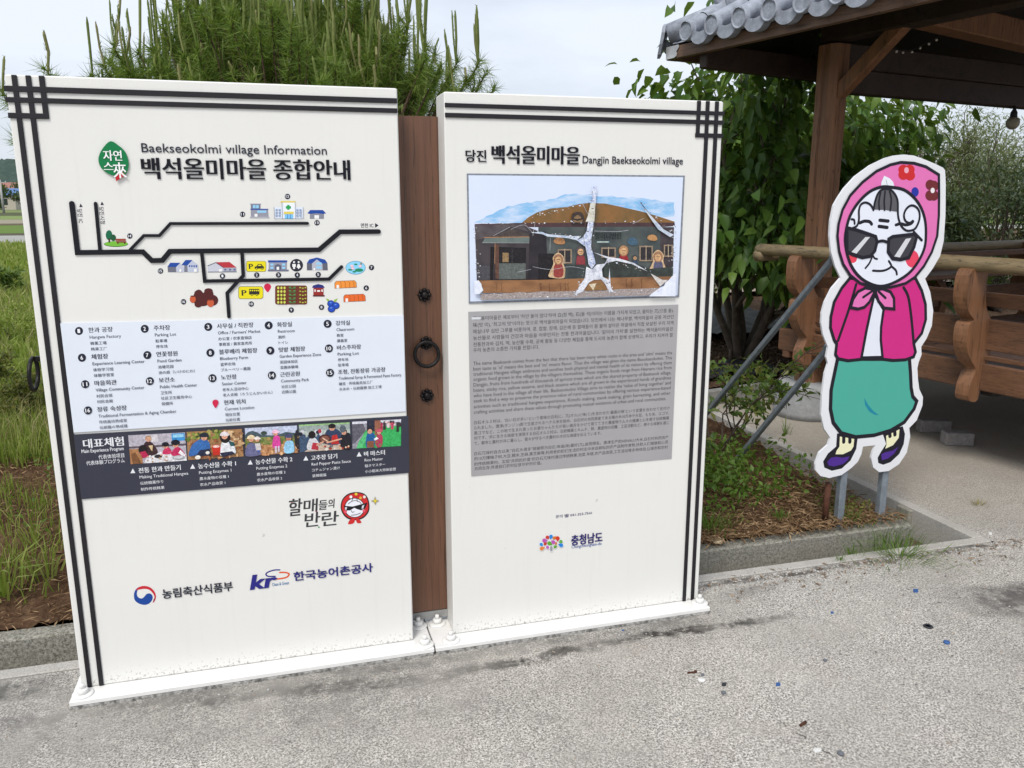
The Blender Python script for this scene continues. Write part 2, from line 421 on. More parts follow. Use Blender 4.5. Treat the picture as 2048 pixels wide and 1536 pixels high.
PANEL = panel_mat(); WPLATE = simple("plate_white", (.80, .79, .765), .45, ns=20, var=.06, bmp=.05, bs=40)
BARM = simple("trim_black", (.011, .0095, .013), .5, ns=14, var=.2)
TH = .14
W1, X2, X3, H1, H2 = 1.1504, 1.3067, 2.3572, 2.0, 1.9948

def anchor_bolt(parent, x, y):
    b = MB(); z = .0
    b.lathe([(.034, z), (.034, z + .004), (.031, z + .006)], (x, y, 0), WPLATE, 22)
    b.lathe([(.019, z + .006), (.019, z + .02), (.016, z + .023)], (x, y, 0), WPLATE, 6)
    b.lathe([(.0085, z + .022), (.0085, z + .036), (.007, z + .039)], (x, y, 0), WPLATE, 12)
    part(b, "anchor_bolt", parent)
def sign_body(x0, x1, h, parent, px0, px1):
    p = MB(); p.box(((x0 + x1) / 2, TH / 2, h / 2 + .0005), (x1 - x0, TH, h), PANEL, bev=.004); part(p, "panel", parent)
    p = MB(); p.box(((px0 + px1) / 2, .07, -.0085), (px1 - px0, .30, .017), WPLATE, bev=.002); part(p, "base_plate", parent)
    p = MB(); p.box(((px0 + px1) / 2, .07, -.0265), (px1 - px0 - .004, .298, .018), simple("mortar", (.34, .33, .31), .9, ns=55, var=.75, bmp=.9, bs=70), bev=.003); part(p, "mortar_bed", parent)
def ring_handle(parent, c, r, axis, plane='front'):
    """iron ring hanging from a boss; axis 'y' = ring seen from the front, 'x' = seen edge on"""
    IRON = simple("black_iron", (.018, .016, .016), .38, .6, 30, .4, .25, 80)
    b = MB(); pts = []
    for i in range(25):
        t = 2 * math.pi * i / 24; a, d = r * math.sin(t), r * math.cos(t)
        tilt = .16 * (r - d)
        pts.append((c[0] + a, c[1] - tilt * .6, c[2] + d) if axis == 'y' else (c[0] - tilt * .3, c[1] + a, c[2] + d))
    b.tube(pts, .0072 if axis == 'y' else .007, IRON, 8, False); part(b, "ring_handle", parent)

# ---- board with the village map
inf = thing("information_board", "taller white sign board with a village map, legend panel and five photographs", "sign board", (W1 / 2, 0, 0), "village sign boards")
sign_body(0, W1, H1, inf, -.023, 1.2165)
for x, y in ((.012, -.04), (1.187, -.045), (1.187, .10)): anchor_bolt(inf, x, y)
t = MB()
def vbar(mb, u0, u1, v, z0, z1, off=0.):
    a, b = S(u0, v)[0], S(u1, v)[0]; mb.box(((a + b) / 2, -.0025 - off, (z0 + z1) / 2), (b - a, .005, z1 - z0), BARM, bev=.001)
def hbar(mb, u, v0, v1, xa, xb, off=.0006):
    a, b = S(u, v1)[1], S(u, v0)[1]; mb.box(((xa + xb) / 2, -.0025 - off, (a + b) / 2), (xb - xa, .005, b - a), BARM, bev=.001)
xs = S(89.5, 160)[0]; zs = S(60, 237)[1]
vbar(t, 24, 35, 160, .002, H1 - .001); vbar(t, 52, 63, 160, .002, H1 - .001); vbar(t, 78.5, 90, 160, zs, H1 - .001)
hbar(t, 60, 173, 184.5, -.004, W1 - .002); hbar(t, 60, 195.5, 206, -.004, W1 - .002); hbar(t, 60, 226.5, 237.5, -.002, xs)
part(t, "border_trim", inf)

a = Art(-.0004); a.rough = .35
a.text("Baekseokolmi v\u0131llage Information", (284, 309), (654, 316), 24, INK, 0, raised=.002)
a.text("백석올미마을 종합안내", (286, 357), (700, 361), 43, (12, 12, 24), .055, .0, raised=.003)
a.text("백석올미마을 종합안내", (286, 357), (700, 361), 43, (12, 12, 24), .06)
title1 = a
def q4(pts, ox, oy): return [(ox + x / 4, oy + y / 4) for x, y in pts]
lf = Art(-.0004); lf.rough = .35
lf.slab(catmull(q4([(887, 1130), (830, 1180), (797, 1240), (791, 1290), (810, 1340), (860, 1385), (930, 1408), (960, 1390), (1005, 1395), (1027, 1345), (1028, 1290), (1003, 1215), (950, 1165)], 0, 0), True, 3), (16, 122, 70), .006)
lf.slab(q4([(922, 1400), (968, 1362), (1002, 1402), (930, 1450)], 0, 0), (190, 34, 44), .002)
lf.text("자연", (207.5, 321), (244.5, 322), 21, (242, 244, 242), .04); lf.text("스", (208, 339.5), (227, 340), 15, (242, 244, 242), .03); lf.text("來", (228, 356), (254, 357), 32, (242, 244, 242), .03)
# roads, raised strips
rd = Art(-.0004); rd.rough = .4; RC1 = (18, 19, 27)
def road(pts, w): rd.stroke(pts, w, RC1, raised=.004); rd.y += rd.step * .7
road([(144, 407), (155.5, 505), (286, 503.5), (304, 521), (325, 520.5), (340, 502.5), (638, 499.5), (680, 463.5), (757, 463)], 11)
road([(191.5, 407), (200.5, 503)], 7.2); road([(261, 499), (288, 471), (319, 471), (341, 447), (615, 446.5)], 6.3)
road([(403.5, 504), (409.5, 562), (658, 558), (683, 533.5)], 7.2); road([(484, 504), (486.5, 551), (454.5, 586), (458, 633)], 7.2)
mt = Art(-.0004)
MTS = [mt]
mt.text("면천 IC ▶", (722, 455.5), (757, 455), 9, INK, .03)
for s_, (u0, v0), (u1, v1), h in (("당진 IC", (157, 418), (161.5, 446), 11), ("당진시청", (200.5, 414), (206, 448), 11)):
    mt = Art(-.0004); MTS.append(mt); mt.text("▲", (u0 + 1.5 - (u0 > 180), v0 - 4), (u0 + 8.5 - (u0 > 180), v0 - 4), 7, INK)
    A, B = S(u0, v0), S(u1, v1)
    TEXTQ.append(dict(dst=mt, body=s_, x=A[0] - .004, z=A[1], w=A[1] - B[1], h=.0135, em=None, y=mt.y, c=INK, bold=.03, boldz=0, raised=0, shear=0, rot=-math.pi / 2 + .0, al='l', rough=.5))

# ---- map icons: each is a part of its own (measured in a 5.69x enlargement whose corner is at 470, 380)
ICONS = []
def icon(xf=None):
    a = Art(-.0004, xf=xf); ICONS.append(a); return a
N_ = lambda x, y: (470 + x / 5.69, 380 + y / 5.69)
O_ = lambda x, y: (x / 4, 384 + y / 4)
LINE = (58, 66, 96); GREY = (150, 150, 164); BLUE = (34, 74, 158); SKY = (150, 205, 238)
i = icon(N_)   # community centre
i.rect(180, 160, 290, 215, (120, 124, 144)); i.rect(172, 155, 296, 166, (150, 152, 168)); i.fill([(178, 222), (375, 222), (382, 308), (182, 308)], GREY); i.rect(176, 214, 378, 226, BLUE)
i.rect(203, 172, 234, 208, SKY); i.rect(240, 172, 270, 208, SKY); i.rect(252, 234, 356, 260, SKY); i.rect(222, 272, 256, 303, WHITE); i.rect(168, 304, 390, 318, (176, 178, 186))
i = icon(N_)   # health centre
i.fill([(444, 196), (776, 196), (778, 328), (452, 328)], (226, 234, 248)); i.rect(536, 140, 684, 328, (236, 242, 250)); i.rect(518, 126, 688, 143, (226, 204, 96)); i.rect(594, 170, 620, 226, (42, 160, 84)); i.rect(578, 184, 636, 212, (42, 160, 84))
i.rect(556, 246, 668, 274, (226, 204, 96)); i.rect(566, 276, 662, 326, (126, 196, 240))
for X in (598, 630): i.stroke([(X, 276), (X, 326)], 5, BLUE)
for X in (474, 508, 710, 744):
    for Y in (228, 259, 291): i.rect(X - 10, Y - 10, X + 10, Y + 10, (84, 104, 150)); i.rect(X - 5, Y - 6, X + 5, Y + 5, (190, 220, 246))
i.stroke([(444, 196), (452, 328), (778, 328), (776, 196)], 4, LINE); i.stroke([(536, 140), (540, 328)], 4, LINE); i.stroke([(684, 140), (690, 328)], 4, LINE)
i = icon(N_)   # senior centre
i.rect(852, 265, 1012, 328, (136, 138, 150)); i.fill([(824, 266), (856, 228), (1000, 228), (1036, 266), (1000, 272), (930, 264), (858, 272)], BLUE); i.rect(904, 286, 956, 326, WHITE)
i = icon(N_)   # car park sign
def rrect(a, x0, y0, x1, y1, r, c):
    p = []
    for cx, cy, a0 in ((x1 - r, y0 + r, -90), (x1 - r, y1 - r, 0), (x0 + r, y1 - r, 90), (x0 + r, y0 + r, 180)):
        for k in range(5): t = R_(a0 + 22.5 * k); p.append((cx + r * math.cos(t), cy + r * math.sin(t)))
    a.fill(p, c)
YEL = (232, 218, 28); DK = (44, 44, 40)
rrect(i, 128, 808, 354, 930, 22, (90, 88, 60)); rrect(i, 132, 812, 350, 926, 20, YEL)
i.text("P", N_(162, 898), N_(206, 898), 10, DK, .06); i.fill([(222, 895), (224, 872), (246, 866), (262, 842), (300, 842), (318, 866), (330, 874), (328, 895)], DK); i.circ((246, 892), 13, DK); i.circ((308, 892), 13, DK); i.circ((246, 892), 6, YEL); i.circ((308, 892), 6, YEL); i.fill([(258, 864), (268, 850), (292, 850), (302, 864)], YEL)
i = icon(N_)   # office
i.rect(376, 800, 594, 824, BLUE); i.rect(384, 824, 590, 912, GREY); i.rect(374, 906, 610, 926, (110, 114, 134)); i.fill([(452, 860), (488, 842), (526, 860), (526, 908), (452, 908)], (92, 96, 118)); i.rect(474, 874, 502, 908, WHITE)
for X, Y in ((420, 848), (554, 848), (420, 886), (554, 886)): i.rect(X - 18, Y - 12, X + 18, Y + 12, SKY)
i = icon(N_)   # toilets
i.circ((700, 856), 74, (36, 40, 52), 72, 28); i.circ((672, 820), 11, WHITE); i.circ((724, 820), 11, WHITE); i.fill([(652, 842), (692, 842), (692, 872), (684, 874), (682, 898), (662, 898), (660, 874), (652, 872)], WHITE); i.fill([(714, 842), (734, 842), (748, 884), (732, 884), (730, 898), (718, 898), (716, 884), (702, 884)], WHITE)
i = icon(N_)   # classroom
i.fill([(818, 832), (860, 796), (932, 770), (1010, 796), (1052, 832), (1056, 914), (818, 914)], (96, 98, 112)); i.fill([(818, 832), (846, 790), (932, 768), (1024, 792), (1052, 832), (990, 836), (932, 790), (880, 836)], BLUE); i.fill([(876, 836), (932, 790), (994, 838), (998, 914), (876, 914)], (182, 184, 196)); i.rect(926, 824, 986, 850, SKY); i.rect(926, 868, 986, 894, SKY); i.rect(892, 888, 912, 914, WHITE)
i = icon(N_)   # pond
i.circ((1372, 884), 114, (70, 130, 170), 77, 28); i.circ((1372, 884), 109, (140, 212, 244), 72, 28)
for X, Y, r, q in ((1412, 912, 48, 20), (1312, 908, 26, 10), (1358, 930, 22, 10), (1374, 846, 18, 9)): i.circ((X, Y), r, (34, 136, 96), q, 14)
for X, Y in ((1330, 864), (1424, 866), (1340, 892)): i.circ((X, Y), 20, (244, 190, 206), 14, 10); i.circ((X, Y), 9, (250, 226, 232), 7, 8)
i.circ((1434, 838), 10, (150, 130, 60))
i = icon(N_)   # bus park sign
rrect(i, 38, 1096, 322, 1240, 28, (90, 88, 60)); rrect(i, 43, 1101, 317, 1235, 25, YEL); i.text("P", N_(80, 1202), N_(132, 1202), 11, DK, .06)
rrect(i, 160, 1126, 278, 1190, 8, DK); i.circ((194, 1190), 13, DK); i.circ((248, 1190), 13, DK); i.circ((194, 1190), 6, YEL); i.circ((248, 1190), 6, YEL)
for X in (168, 192, 216, 240, 262): i.rect(X, 1136, X + 15, 1152, YEL)
i = icon(N_)   # location pin
i.fill([(372, 1164), (334, 1118), (330, 1096), (342, 1074), (370, 1064), (398, 1074), (410, 1098), (404, 1122)], (206, 36, 76), True)
i = icon(N_)   # vegetable plot
rrect(i, 456, 1086, 822, 1304, 26, (112, 52, 40))
for r_ in range(5):
    for k in range(3):
        y_ = 1114 + r_ * 41
        i.circ((492 + k * 36, y_), 13, (206, 214, 92), 16, 8); i.circ((742 + k * 30, y_ + (k % 2) * 6 - 3), 12, (176, 190, 70), 8, 6)
    i.rect(612, 1100 + r_ * 41, 640, 1112 + r_ * 41, (86, 150, 84)); i.rect(664, 1100 + r_ * 41, 690, 1112 + r_ * 41, (86, 150, 84)); i.rect(618, 1116 + r_ * 41, 688, 1124 + r_ * 41, (70, 126, 70))
i = icon(N_)   # pavilion
i.fill([(876, 1112), (890, 1086), (946, 1070), (1000, 1082), (1022, 1112), (950, 1118)], (38, 48, 122)); i.rect(892, 1114, 1008, 1202, (150, 46, 40)); i.rect(904, 1132, 918, 1158, WHITE); i.rect(934, 1140, 968, 1158, WHITE); i.rect(984, 1132, 998, 1158, WHITE); i.rect(886, 1196, 1020, 1212, (96, 40, 44))
for dx, dy, c in ((0, 0, (240, 148, 60)), (102, 154, (230, 106, 44))):   # two greenhouses
    i = icon(N_); f = lambda p: [(x + dx, y + dy) for x, y in p]
    i.fill(f([(1134, 1122), (1132, 1060), (1150, 1036), (1360, 1028), (1382, 1052), (1386, 1110)]), (110, 60, 30)); i.fill(f([(1138, 1118), (1137, 1062), (1153, 1040), (1358, 1032), (1378, 1054), (1381, 1106)]), c)
    for X in (1206, 1254, 1304, 1352): i.stroke(f([(X - 12, 1038), (X, 1060), (X + 2, 1114)]), 4, (150, 74, 30))
    i.rect(1156 + dx, 1080 + dy, 1184 + dx, 1120 + dy, WHITE)
i = icon(N_)   # blueberries
i.fill([(1062, 1282), (1032, 1232), (1068, 1244), (1078, 1276)], (150, 186, 70)); i.fill([(1120, 1282), (1130, 1248), (1172, 1232), (1150, 1270)], (150, 186, 70))
for X, Y in ((1092, 1294), (1148, 1316), (1098, 1354)): i.circ((X, Y), 43, (22, 36, 92), 40); i.circ((X, Y - 2), 37, (34, 78, 186), 34); i.circ((X - 4, Y - 12), 12, (110, 150, 226), 7, 10)
i = icon(O_)   # park
i.circ((928, 416), 97, (60, 100, 40), 23, 24); i.circ((928, 414), 94, (118, 186, 60), 20, 24); i.circ((872, 345), 26, (22, 104, 72), 40); i.circ((906, 366), 22, (30, 84, 52), 26); i.rect(868, 370, 880, 404, (60, 44, 30)); i.rect(925, 374, 1006, 390, (156, 66, 48)); i.rect(930, 394, 1010, 404, (140, 56, 42)); i.rect(938, 402, 948, 414, (90, 40, 30)); i.rect(992, 402, 1002, 414, (90, 40, 30))
i = icon(O_)   # paste factory
i.fill([(1340, 596), (1410, 596), (1410, 642), (1344, 642)], (110, 112, 126)); i.fill([(1408, 602), (1440, 570), (1474, 604), (1474, 642), (1410, 642)], (190, 194, 210)); i.fill([(1340, 598), (1362, 566), (1442, 566), (1408, 600)], BLUE); i.fill([(1474, 582), (1500, 582), (1504, 640), (1474, 640)], (120, 122, 136)); i.fill([(1498, 586), (1534, 546), (1582, 580), (1588, 640), (1502, 640)], (190, 196, 214)); i.fill([(1452, 584), (1484, 544), (1540, 544), (1498, 588)], BLUE)
for X in (1512, 1530, 1548, 1566): i.rect(X, 586, X + 10, 600, BLUE)
i.rect(1552, 614, 1574, 640, WHITE); i.circ((1443, 628), 9, WHITE, 13)
i = icon(O_)   # factory with red roof
i.fill([(1662, 590), (1726, 564), (1786, 604), (1788, 640), (1664, 640)], (200, 202, 212)); i.fill([(1784, 604), (1890, 602), (1892, 638), (1788, 640)], (170, 172, 186)); i.fill([(1726, 562), (1836, 560), (1892, 604), (1786, 606)], (186, 54, 62)); i.rect(1752, 616, 1776, 640, WHITE)
for X in (1794, 1832, 1868): i.rect(X, 614, X + 16, 627, (96, 110, 150))
i.stroke([(1662, 590), (1726, 564), (1786, 604)], 4, LINE); i.stroke([(1664, 640), (1892, 638)], 4, LINE)
i = icon(O_)   # sauce jars
for X, Y, r, q in ((1590, 850, 44, 70), (1668, 830, 42, 60), (1620, 860, 70, 54), (1700, 866, 46, 44), (1668, 790, 34, 20), (1580, 808, 26, 20), (1586, 900, 30, 24)): i.circ((X, Y), r, (84, 34, 34), q, 16)
for X, Y, r, q in ((1542, 858, 24, 30), (1684, 888, 28, 32)): i.circ((X, Y), r, (200, 92, 56), q, 16); i.circ((X, Y - q + 6), r * .8, (110, 44, 34), 6, 12)

BADGES = []
def badge(num, u, v, r):
    b = Art(-.0008); b.circ((u, v), r, (30, 33, 50), None, 24); w_ = r * (1.15 if len(num) > 1 else .62)
    b.text(num, (u - w_ / 2, v + r * .47), (u + w_ / 2, v + r * .47), r * .98, (236, 238, 242), .05); BADGES.append(b)
for s_, u, v in (("11", 485, 428.5), ("12", 575, 393), ("13", 634, 445.5), ("14", 259.5, 472), ("15", 321, 542), ("1", 445, 552), ("2", 513.5, 550), ("3", 557, 549.8), ("4", 594.5, 550), ("5", 636.5, 549), ("7", 743, 535), ("6", 732.5, 576), ("8", 643, 614.5), ("9", 582.5, 620), ("10", 502.5, 608), ("16", 367, 603.5)): badge(s_, u, v, 5.4)

# ---- legend panel: a thin white plate with its lettering
lg = Art(-.0004); LGC = simple("legend_white", (.72, .77, .85), .4, ns=5, var=.02)
lg.slab([(121, 646.5), (806.5, 631), (811, 822), (148, 864.5)], WHITE, .004, LGC)
lt = Art(lg.y - .0002)
TI, SI = (40, 42, 62), (50, 54, 76)
ENT = [("1", (158, 661.9), "한과 공장", ["Hangwa Factory", "韓菓工場", "韩果工厂"]),
 ("2", (289.5, 657.6), "주차장", ["Parking Lot", "駐車場", "停车场"]), ("3", (416.5, 653.8), "사무실 / 직판장", ["Office / Farmers' Market", "办公室 / 农家直销店", "事務室 / 農家直売所"]),
 ("4", (537.3, 650.8), "화장실", ["Restroom", "厕所", "トイレ"]), ("5", (655.2, 647.7), "강의실", ["Classroom", "教室", "講義室"]),
 ("6", (163.9, 715.4), "체험장", ["Experience Learning Center", "体验学习馆", "体験学習室"]), ("7", (294.7, 710.2), "연꽃정원", ["Pond Garden", "池塘花园", "池の庭（いけのにわ）"]),
 ("8", (420.8, 705.5), "블루베리 체험장", ["Blueberry Farm", "蓝莓农场", "ブルーベリー農園"]), ("9", (540.7, 701.2), "텃밭 체험장", ["Garden Experience Zone", "菜园体验区", "菜園体験場"]),
 ("10", (657.8, 696.9), "버스주차장", ["Parking Lot", "停车场", "駐車場"]), ("11", (170.4, 768.4), "마을회관", ["Village Community Center", "村民会馆", "村民会館"]),
 ("12", (299.8, 762.2), "보건소", ["Public Health Center", "卫生所", "社区卫生服务中心", "保健所"]), ("13", (424.9, 756.4), "노인정", ["Senior Center", "老年人活动中心", "老人会館（ろうじんかいかん）"]),
 ("14", (543.8, 750.8), "근린공원", ["Community Park", "社区公园", "近隣公園"]), ("15", (660, 745.6), "조청, 전통장류 가공장", ["Traditional Syrup & Fermented Paste Factory", "糖浆 · 传统酱类加工厂", "水あめ・伝統醬類 加工工場"]),
 ("16", (175.9, 820.8), "장류 숙성장", ["Traditional Fermentation & Aging Chamber", "传统酱坊熟成室", "伝統醬の熟成蔵"]), ("", (430.6, 807), "현재 위치", ["Current Location", "現在位置", "当前位置"])]
ENW = {"Hangwa Factory": 64, "Parking Lot": 43, "Office / Farmers' Market": 87, "Restroom": 34, "Classroom": 36, "Experience Learning Center": 107, "Pond Garden": 49, "Blueberry Farm": 57, "Garden Experience Zone": 85, "Village Community Center": 100, "Public Health Center": 76, "Senior Center": 50, "Community Park": 57, "Traditional Syrup & Fermented Paste Factory": 129, "Traditional Fermentation & Aging Chamber": 162, "Current Location": 60}
for num, (u, v), ti, subs in ENT:
    x, z = S(u, v, lt.y); mpp = lt._px(u, v)
    if num:
        lt.circ((u, v), 8.1, (30, 33, 50), None, 24); w_ = 9 if len(num) > 1 else 4.6
        lt.text(num, (u - w_ / 2, v + 4), (u + w_ / 2, v + 4), 8, (236, 238, 242), .05)
    else: lt.fill([(431, 816), (425.5, 808), (425, 803.5), (427, 800.5), (431, 799.2), (435, 800.5), (437, 803.8), (436, 808.5)], (206, 36, 76), True)
    lt.textm(ti, x + .0272, z - .0055, .0182, TI, .035)
    for k, s_ in enumerate(subs):
        lt.textm(s_, x + .0285, z - .0262 - k * .0186 - (.001 if k else 0), .0145 if s_ in ENW else .0120, SI, .012, w=ENW[s_] * mpp * 1.0 if s_ in ENW else None)

# ---- dark strip with five photographs
st = Art(-.0004); st.slab([(146.3, 869), (816.5, 831.5), (818.5, 945), (160.3, 998)], (50, 52, 66), .004, simple("strip_charcoal", lin((52, 54, 68)), .4, ns=6, var=.05))
sl = Art(st.y - .0002); OFF = (226, 228, 232)
for s_, (u0, v0), (u1, v1), h, b_ in (("대표체험", (167.6, 896), (248, 892), 18.5, .06), ("Main Experience Program", (163.6, 907), (248, 904), 9.5, .02), ("代表体验项目", (197.3, 918), (248.7, 915.5), 9, .01), ("代表体験プログラム", (173, 929.5), (249.7, 926.5), 9, .01)): sl.text(s_, (u0, v0), (u1, v1), h, OFF, b_)
T6 = lambda x, y: (140 + x / 2.968, 820 + y / 2.968)
for (x_, y_), ti, wt, subs, we in (((373, 362), "전통 한과 만들기", 86, ["Making Traditional Hangwa", "伝統韓菓作り", "制作传统韩果"], 100), ((728, 336), "농수산물 수확 1", 77, ["Putting Enzymes 1", "農水産物の収穫 1", "农水产品收获 1"], 66),
        ((1070, 311), "농수산물 수확 2", 75, ["Putting Enzymes 2", "農水産物の収穫 2", "农水产品收获 2"], 63), ((1400, 287), "고추장 담기", 53, ["Red Pepper Paste Sauce", "コチュジャン漬け", "装辣椒酱"], 80), ((1716, 263), "벼 마스터", 42, ["Rice Master", "稲ネマスター", "小小稻米大师体验营"], 37)):
    u, v = T6(x_, y_); x, z = S(u, v, sl.y); mpp = sl._px(u, v)
    sl.fill([(u - 5, v + 4.5), (u + 5, v + 4), (u, v - 5)], OFF)
    sl.textm(ti, x + .0175, z - .008, .0205, OFF, .05, w=wt * mpp)
    for k, s_ in enumerate(subs): sl.textm(s_, x + .0185, z - .0285 - k * .0212, .0150 if k == 0 else .0124, OFF, .006, w=we * mpp if k == 0 else None)

# the photographs: flat prints built from colour shapes, drawn in their own 0..100 x 0..56 frame
PHOTOS = []
def photo(q):
    (x0, y0), (x1, y1), (x2, y2), (x3, y3) = [T6(*p) for p in q]
    def xf(a, b):
        s_, r_ = a / 100, b / 56
        return ((1 - s_) * (1 - r_) * x0 + s_ * (1 - r_) * x1 + s_ * r_ * x2 + (1 - s_) * r_ * x3, (1 - s_) * (1 - r_) * y0 + s_ * (1 - r_) * y1 + s_ * r_ * y2 + (1 - s_) * r_ * y3)
    p = Art(sl.y - .0004, .00004, xf); p.rough = .36; PHOTOS.append(p); return p
SK = (214, 160, 132); HR = (34, 28, 30)
rp = random.Random(3)
def head(p, x, y, r, hair=HR, cap=None, skin=SK):
    p.circ((x, y - r * .15), r * 1.12, hair, r * 1.1, 14); p.circ((x, y + r * .2), r * .86, skin, r * .9, 14)
    if cap: p.fill([(x - r * 1.15, y - r * .05), (x - r, y - r * .9), (x, y - r * 1.35), (x + r, y - r * .9), (x + r * 1.25, y)], cap, True)
    p.circ((x - r * .32, y + r * .1), r * .1, (60, 40, 36), None, 6); p.circ((x + r * .32, y + r * .1), r * .1, (60, 40, 36), None, 6); p.stroke([(x - r * .25, y + r * .62), (x + r * .25, y + r * .62)], r * .14, (170, 84, 76))
def blobs(p, n, x0, x1, y0, y1, cols, r0, r1):
    for _ in range(n): p.circ((rp.uniform(x0, x1), rp.uniform(y0, y1)), rp.uniform(r0, r1), cols[rp.randrange(len(cols))], rp.uniform(r0, r1), 7)
p = photo([(345, 150), (683, 133), (693, 300), (360, 322)])
p.rect(0, 0, 100, 56, (178, 172, 182)); p.rect(0, 22, 100, 26, (96, 84, 92)); p.rect(76, 1, 99, 16, (60, 140, 200)); p.rect(78, 3, 97, 9, (150, 206, 232)); p.rect(0, 27, 22, 56, (166, 118, 78)); p.fill([(2, 36), (10, 34), (20, 56), (4, 56)], (120, 80, 50)); p.rect(40, 2, 52, 16, (206, 200, 206))
p.fill([(24, 56), (30, 44), (60, 34), (100, 42), (100, 56)], (222, 220, 224)); p.fill([(22, 44), (27, 18), (34, 14), (42, 18), (50, 36), (40, 42)], (62, 40, 44), True); head(p, 35, 9, 5.2, (170, 140, 110)); p.fill([(34, 22), (42, 22), (40, 34)], (206, 182, 140)); p.circ((24, 30), 8, HR, 10); p.fill([(18, 34), (28, 32), (34, 44), (22, 46)], (180, 40, 80)); p.fill([(74, 44), (78, 32), (86, 28), (94, 36), (98, 48)], (190, 44, 92), True); head(p, 82, 22, 6.2); p.circ((82, 19), 8, (24, 22, 34), 5.5); p.fill([(58, 40), (62, 30), (70, 28), (74, 40)], (200, 54, 96), True); head(p, 64, 24, 5); p.circ((64, 21.5), 6.2, (24, 22, 34), 4.6); p.fill([(90, 34), (98, 44), (97, 50), (86, 40)], (236, 232, 234)); p.circ((50, 44), 7, (50, 44, 48), 3.5); p.circ((86, 49), 11, (150, 152, 158), 4.5); p.circ((86, 48.2), 9, (196, 198, 202), 3)
blobs(p, 14, 30, 70, 40, 54, [(214, 160, 132), (230, 226, 226), (190, 150, 120)], 1, 2.6)
p = photo([(692, 130), (1020, 112), (1030, 275), (700, 297)])
p.rect(0, 0, 100, 56, (166, 124, 84)); blobs(p, 40, 0, 62, 0, 16, [(126, 140, 62), (96, 116, 50), (168, 160, 90), (70, 84, 40)], 2, 5); blobs(p, 60, 0, 100, 18, 56, [(190, 130, 84), (160, 96, 60), (206, 160, 116), (132, 80, 52)], 1.5, 5); blobs(p, 26, 66, 100, 4, 36, [(214, 182, 140), (196, 160, 118), (150, 110, 78)], 2, 6)
p.fill([(2, 48), (8, 28), (20, 18), (30, 16), (40, 24), (38, 42), (20, 46)], (56, 104, 168), True); p.fill([(14, 50), (22, 38), (40, 36), (42, 50)], (40, 44, 66)); head(p, 31, 12, 6.6, HR, (34, 40, 52)); p.circ((18, 52), 5, (232, 226, 216), 4); p.circ((36, 44), 3.6, (232, 226, 216), 3.2)
p.fill([(58, 46), (62, 26), (70, 20), (80, 24), (86, 40), (84, 50), (62, 52)], (226, 228, 232), True); p.fill([(74, 22), (84, 26), (86, 34), (78, 34)], (44, 84, 88)); p.fill([(58, 46), (80, 44), (86, 50), (62, 55)], (46, 48, 70)); p.circ((69, 16), 9.5, HR, 11); head(p, 68, 12, 6.4, HR, (224, 214, 218)); p.circ((52, 33), 8, (206, 60, 44), 4); p.fill([(44, 33), (60, 33), (58, 50), (46, 50)], (198, 50, 36)); p.circ((52, 32.5), 6.4, (236, 200, 190), 2.6)
p = photo([(1038, 108), (1347, 92), (1353, 253), (1045, 273)])
p.rect(0, 0, 100, 56, (190, 198, 220)); p.fill([(0, 14), (6, 8), (14, 6), (24, 10), (32, 16), (60, 18), (78, 12), (100, 16), (100, 24), (0, 24)], (72, 88, 96)); p.rect(0, 20, 100, 36, (122, 130, 74)); blobs(p, 40, 0, 100, 22, 36, [(96, 116, 56), (150, 146, 84), (168, 132, 82)], 1.5, 4); p.rect(0, 36, 100, 56, (184, 134, 92)); blobs(p, 40, 20, 100, 36, 56, [(206, 150, 104), (160, 106, 70), (220, 176, 132)], 1.5, 4)
p.circ((36, 12), 6, (60, 74, 66), 4)
p.fill([(0, 56), (2, 36), (10, 30), (20, 34), (28, 48), (26, 56)], (104, 104, 140), True); head(p, 11, 22, 6, HR, (226, 206, 168)); p.fill([(18, 36), (26, 42), (26, 50), (20, 46)], (40, 84, 180)); head(p, 23, 24, 4.6, HR, (236, 226, 220)); p.fill([(18, 32), (28, 32), (30, 46), (20, 46)], (206, 200, 200))
p.fill([(52, 42), (54, 22), (60, 18), (66, 22), (66, 42)], (214, 72, 156), True); p.rect(56, 40, 60, 54, (206, 196, 210)); p.rect(62, 40, 65, 52, (206, 196, 210)); head(p, 58, 13, 5.2, HR, (240, 190, 214)); p.fill([(74, 54), (76, 34), (84, 30), (92, 34), (92, 54)], (150, 200, 230), True); head(p, 83, 24, 6, HR, (70, 74, 104), (190, 132, 108)); p.fill([(94, 20), (98, 10), (100, 8), (100, 50), (95, 40)], (40, 38, 44))
p = photo([(1358, 88), (1660, 73), (1667, 230), (1365, 250)])
p.rect(0, 0, 100, 56, (176, 186, 178)); p.rect(0, 2, 100, 14, (150, 162, 158)); p.rect(0, 0, 100, 3, (150, 190, 130)); p.rect(0, 26, 40, 56, (64, 84, 110)); p.fill([(8, 56), (30, 44), (100, 42), (100, 56)], (196, 176, 160)); blobs(p, 14, 0, 46, 12, 26, [(60, 76, 104), (40, 40, 52), (206, 206, 214), (170, 60, 70)], 3, 5)
p.fill([(50, 42), (52, 18), (62, 12), (76, 14), (84, 26), (80, 44)], (50, 66, 96), True); p.fill([(62, 44), (64, 26), (74, 24), (78, 44)], (186, 46, 44)); head(p, 65, 9, 6.4); p.circ((65, 6), 7.4, HR, 5); p.fill([(80, 48), (82, 28), (92, 22), (100, 26), (100, 56), (86, 56)], (34, 34, 42), True); head(p, 88, 20, 5.4); p.circ((86, 13), 6, (90, 100, 108), 8)
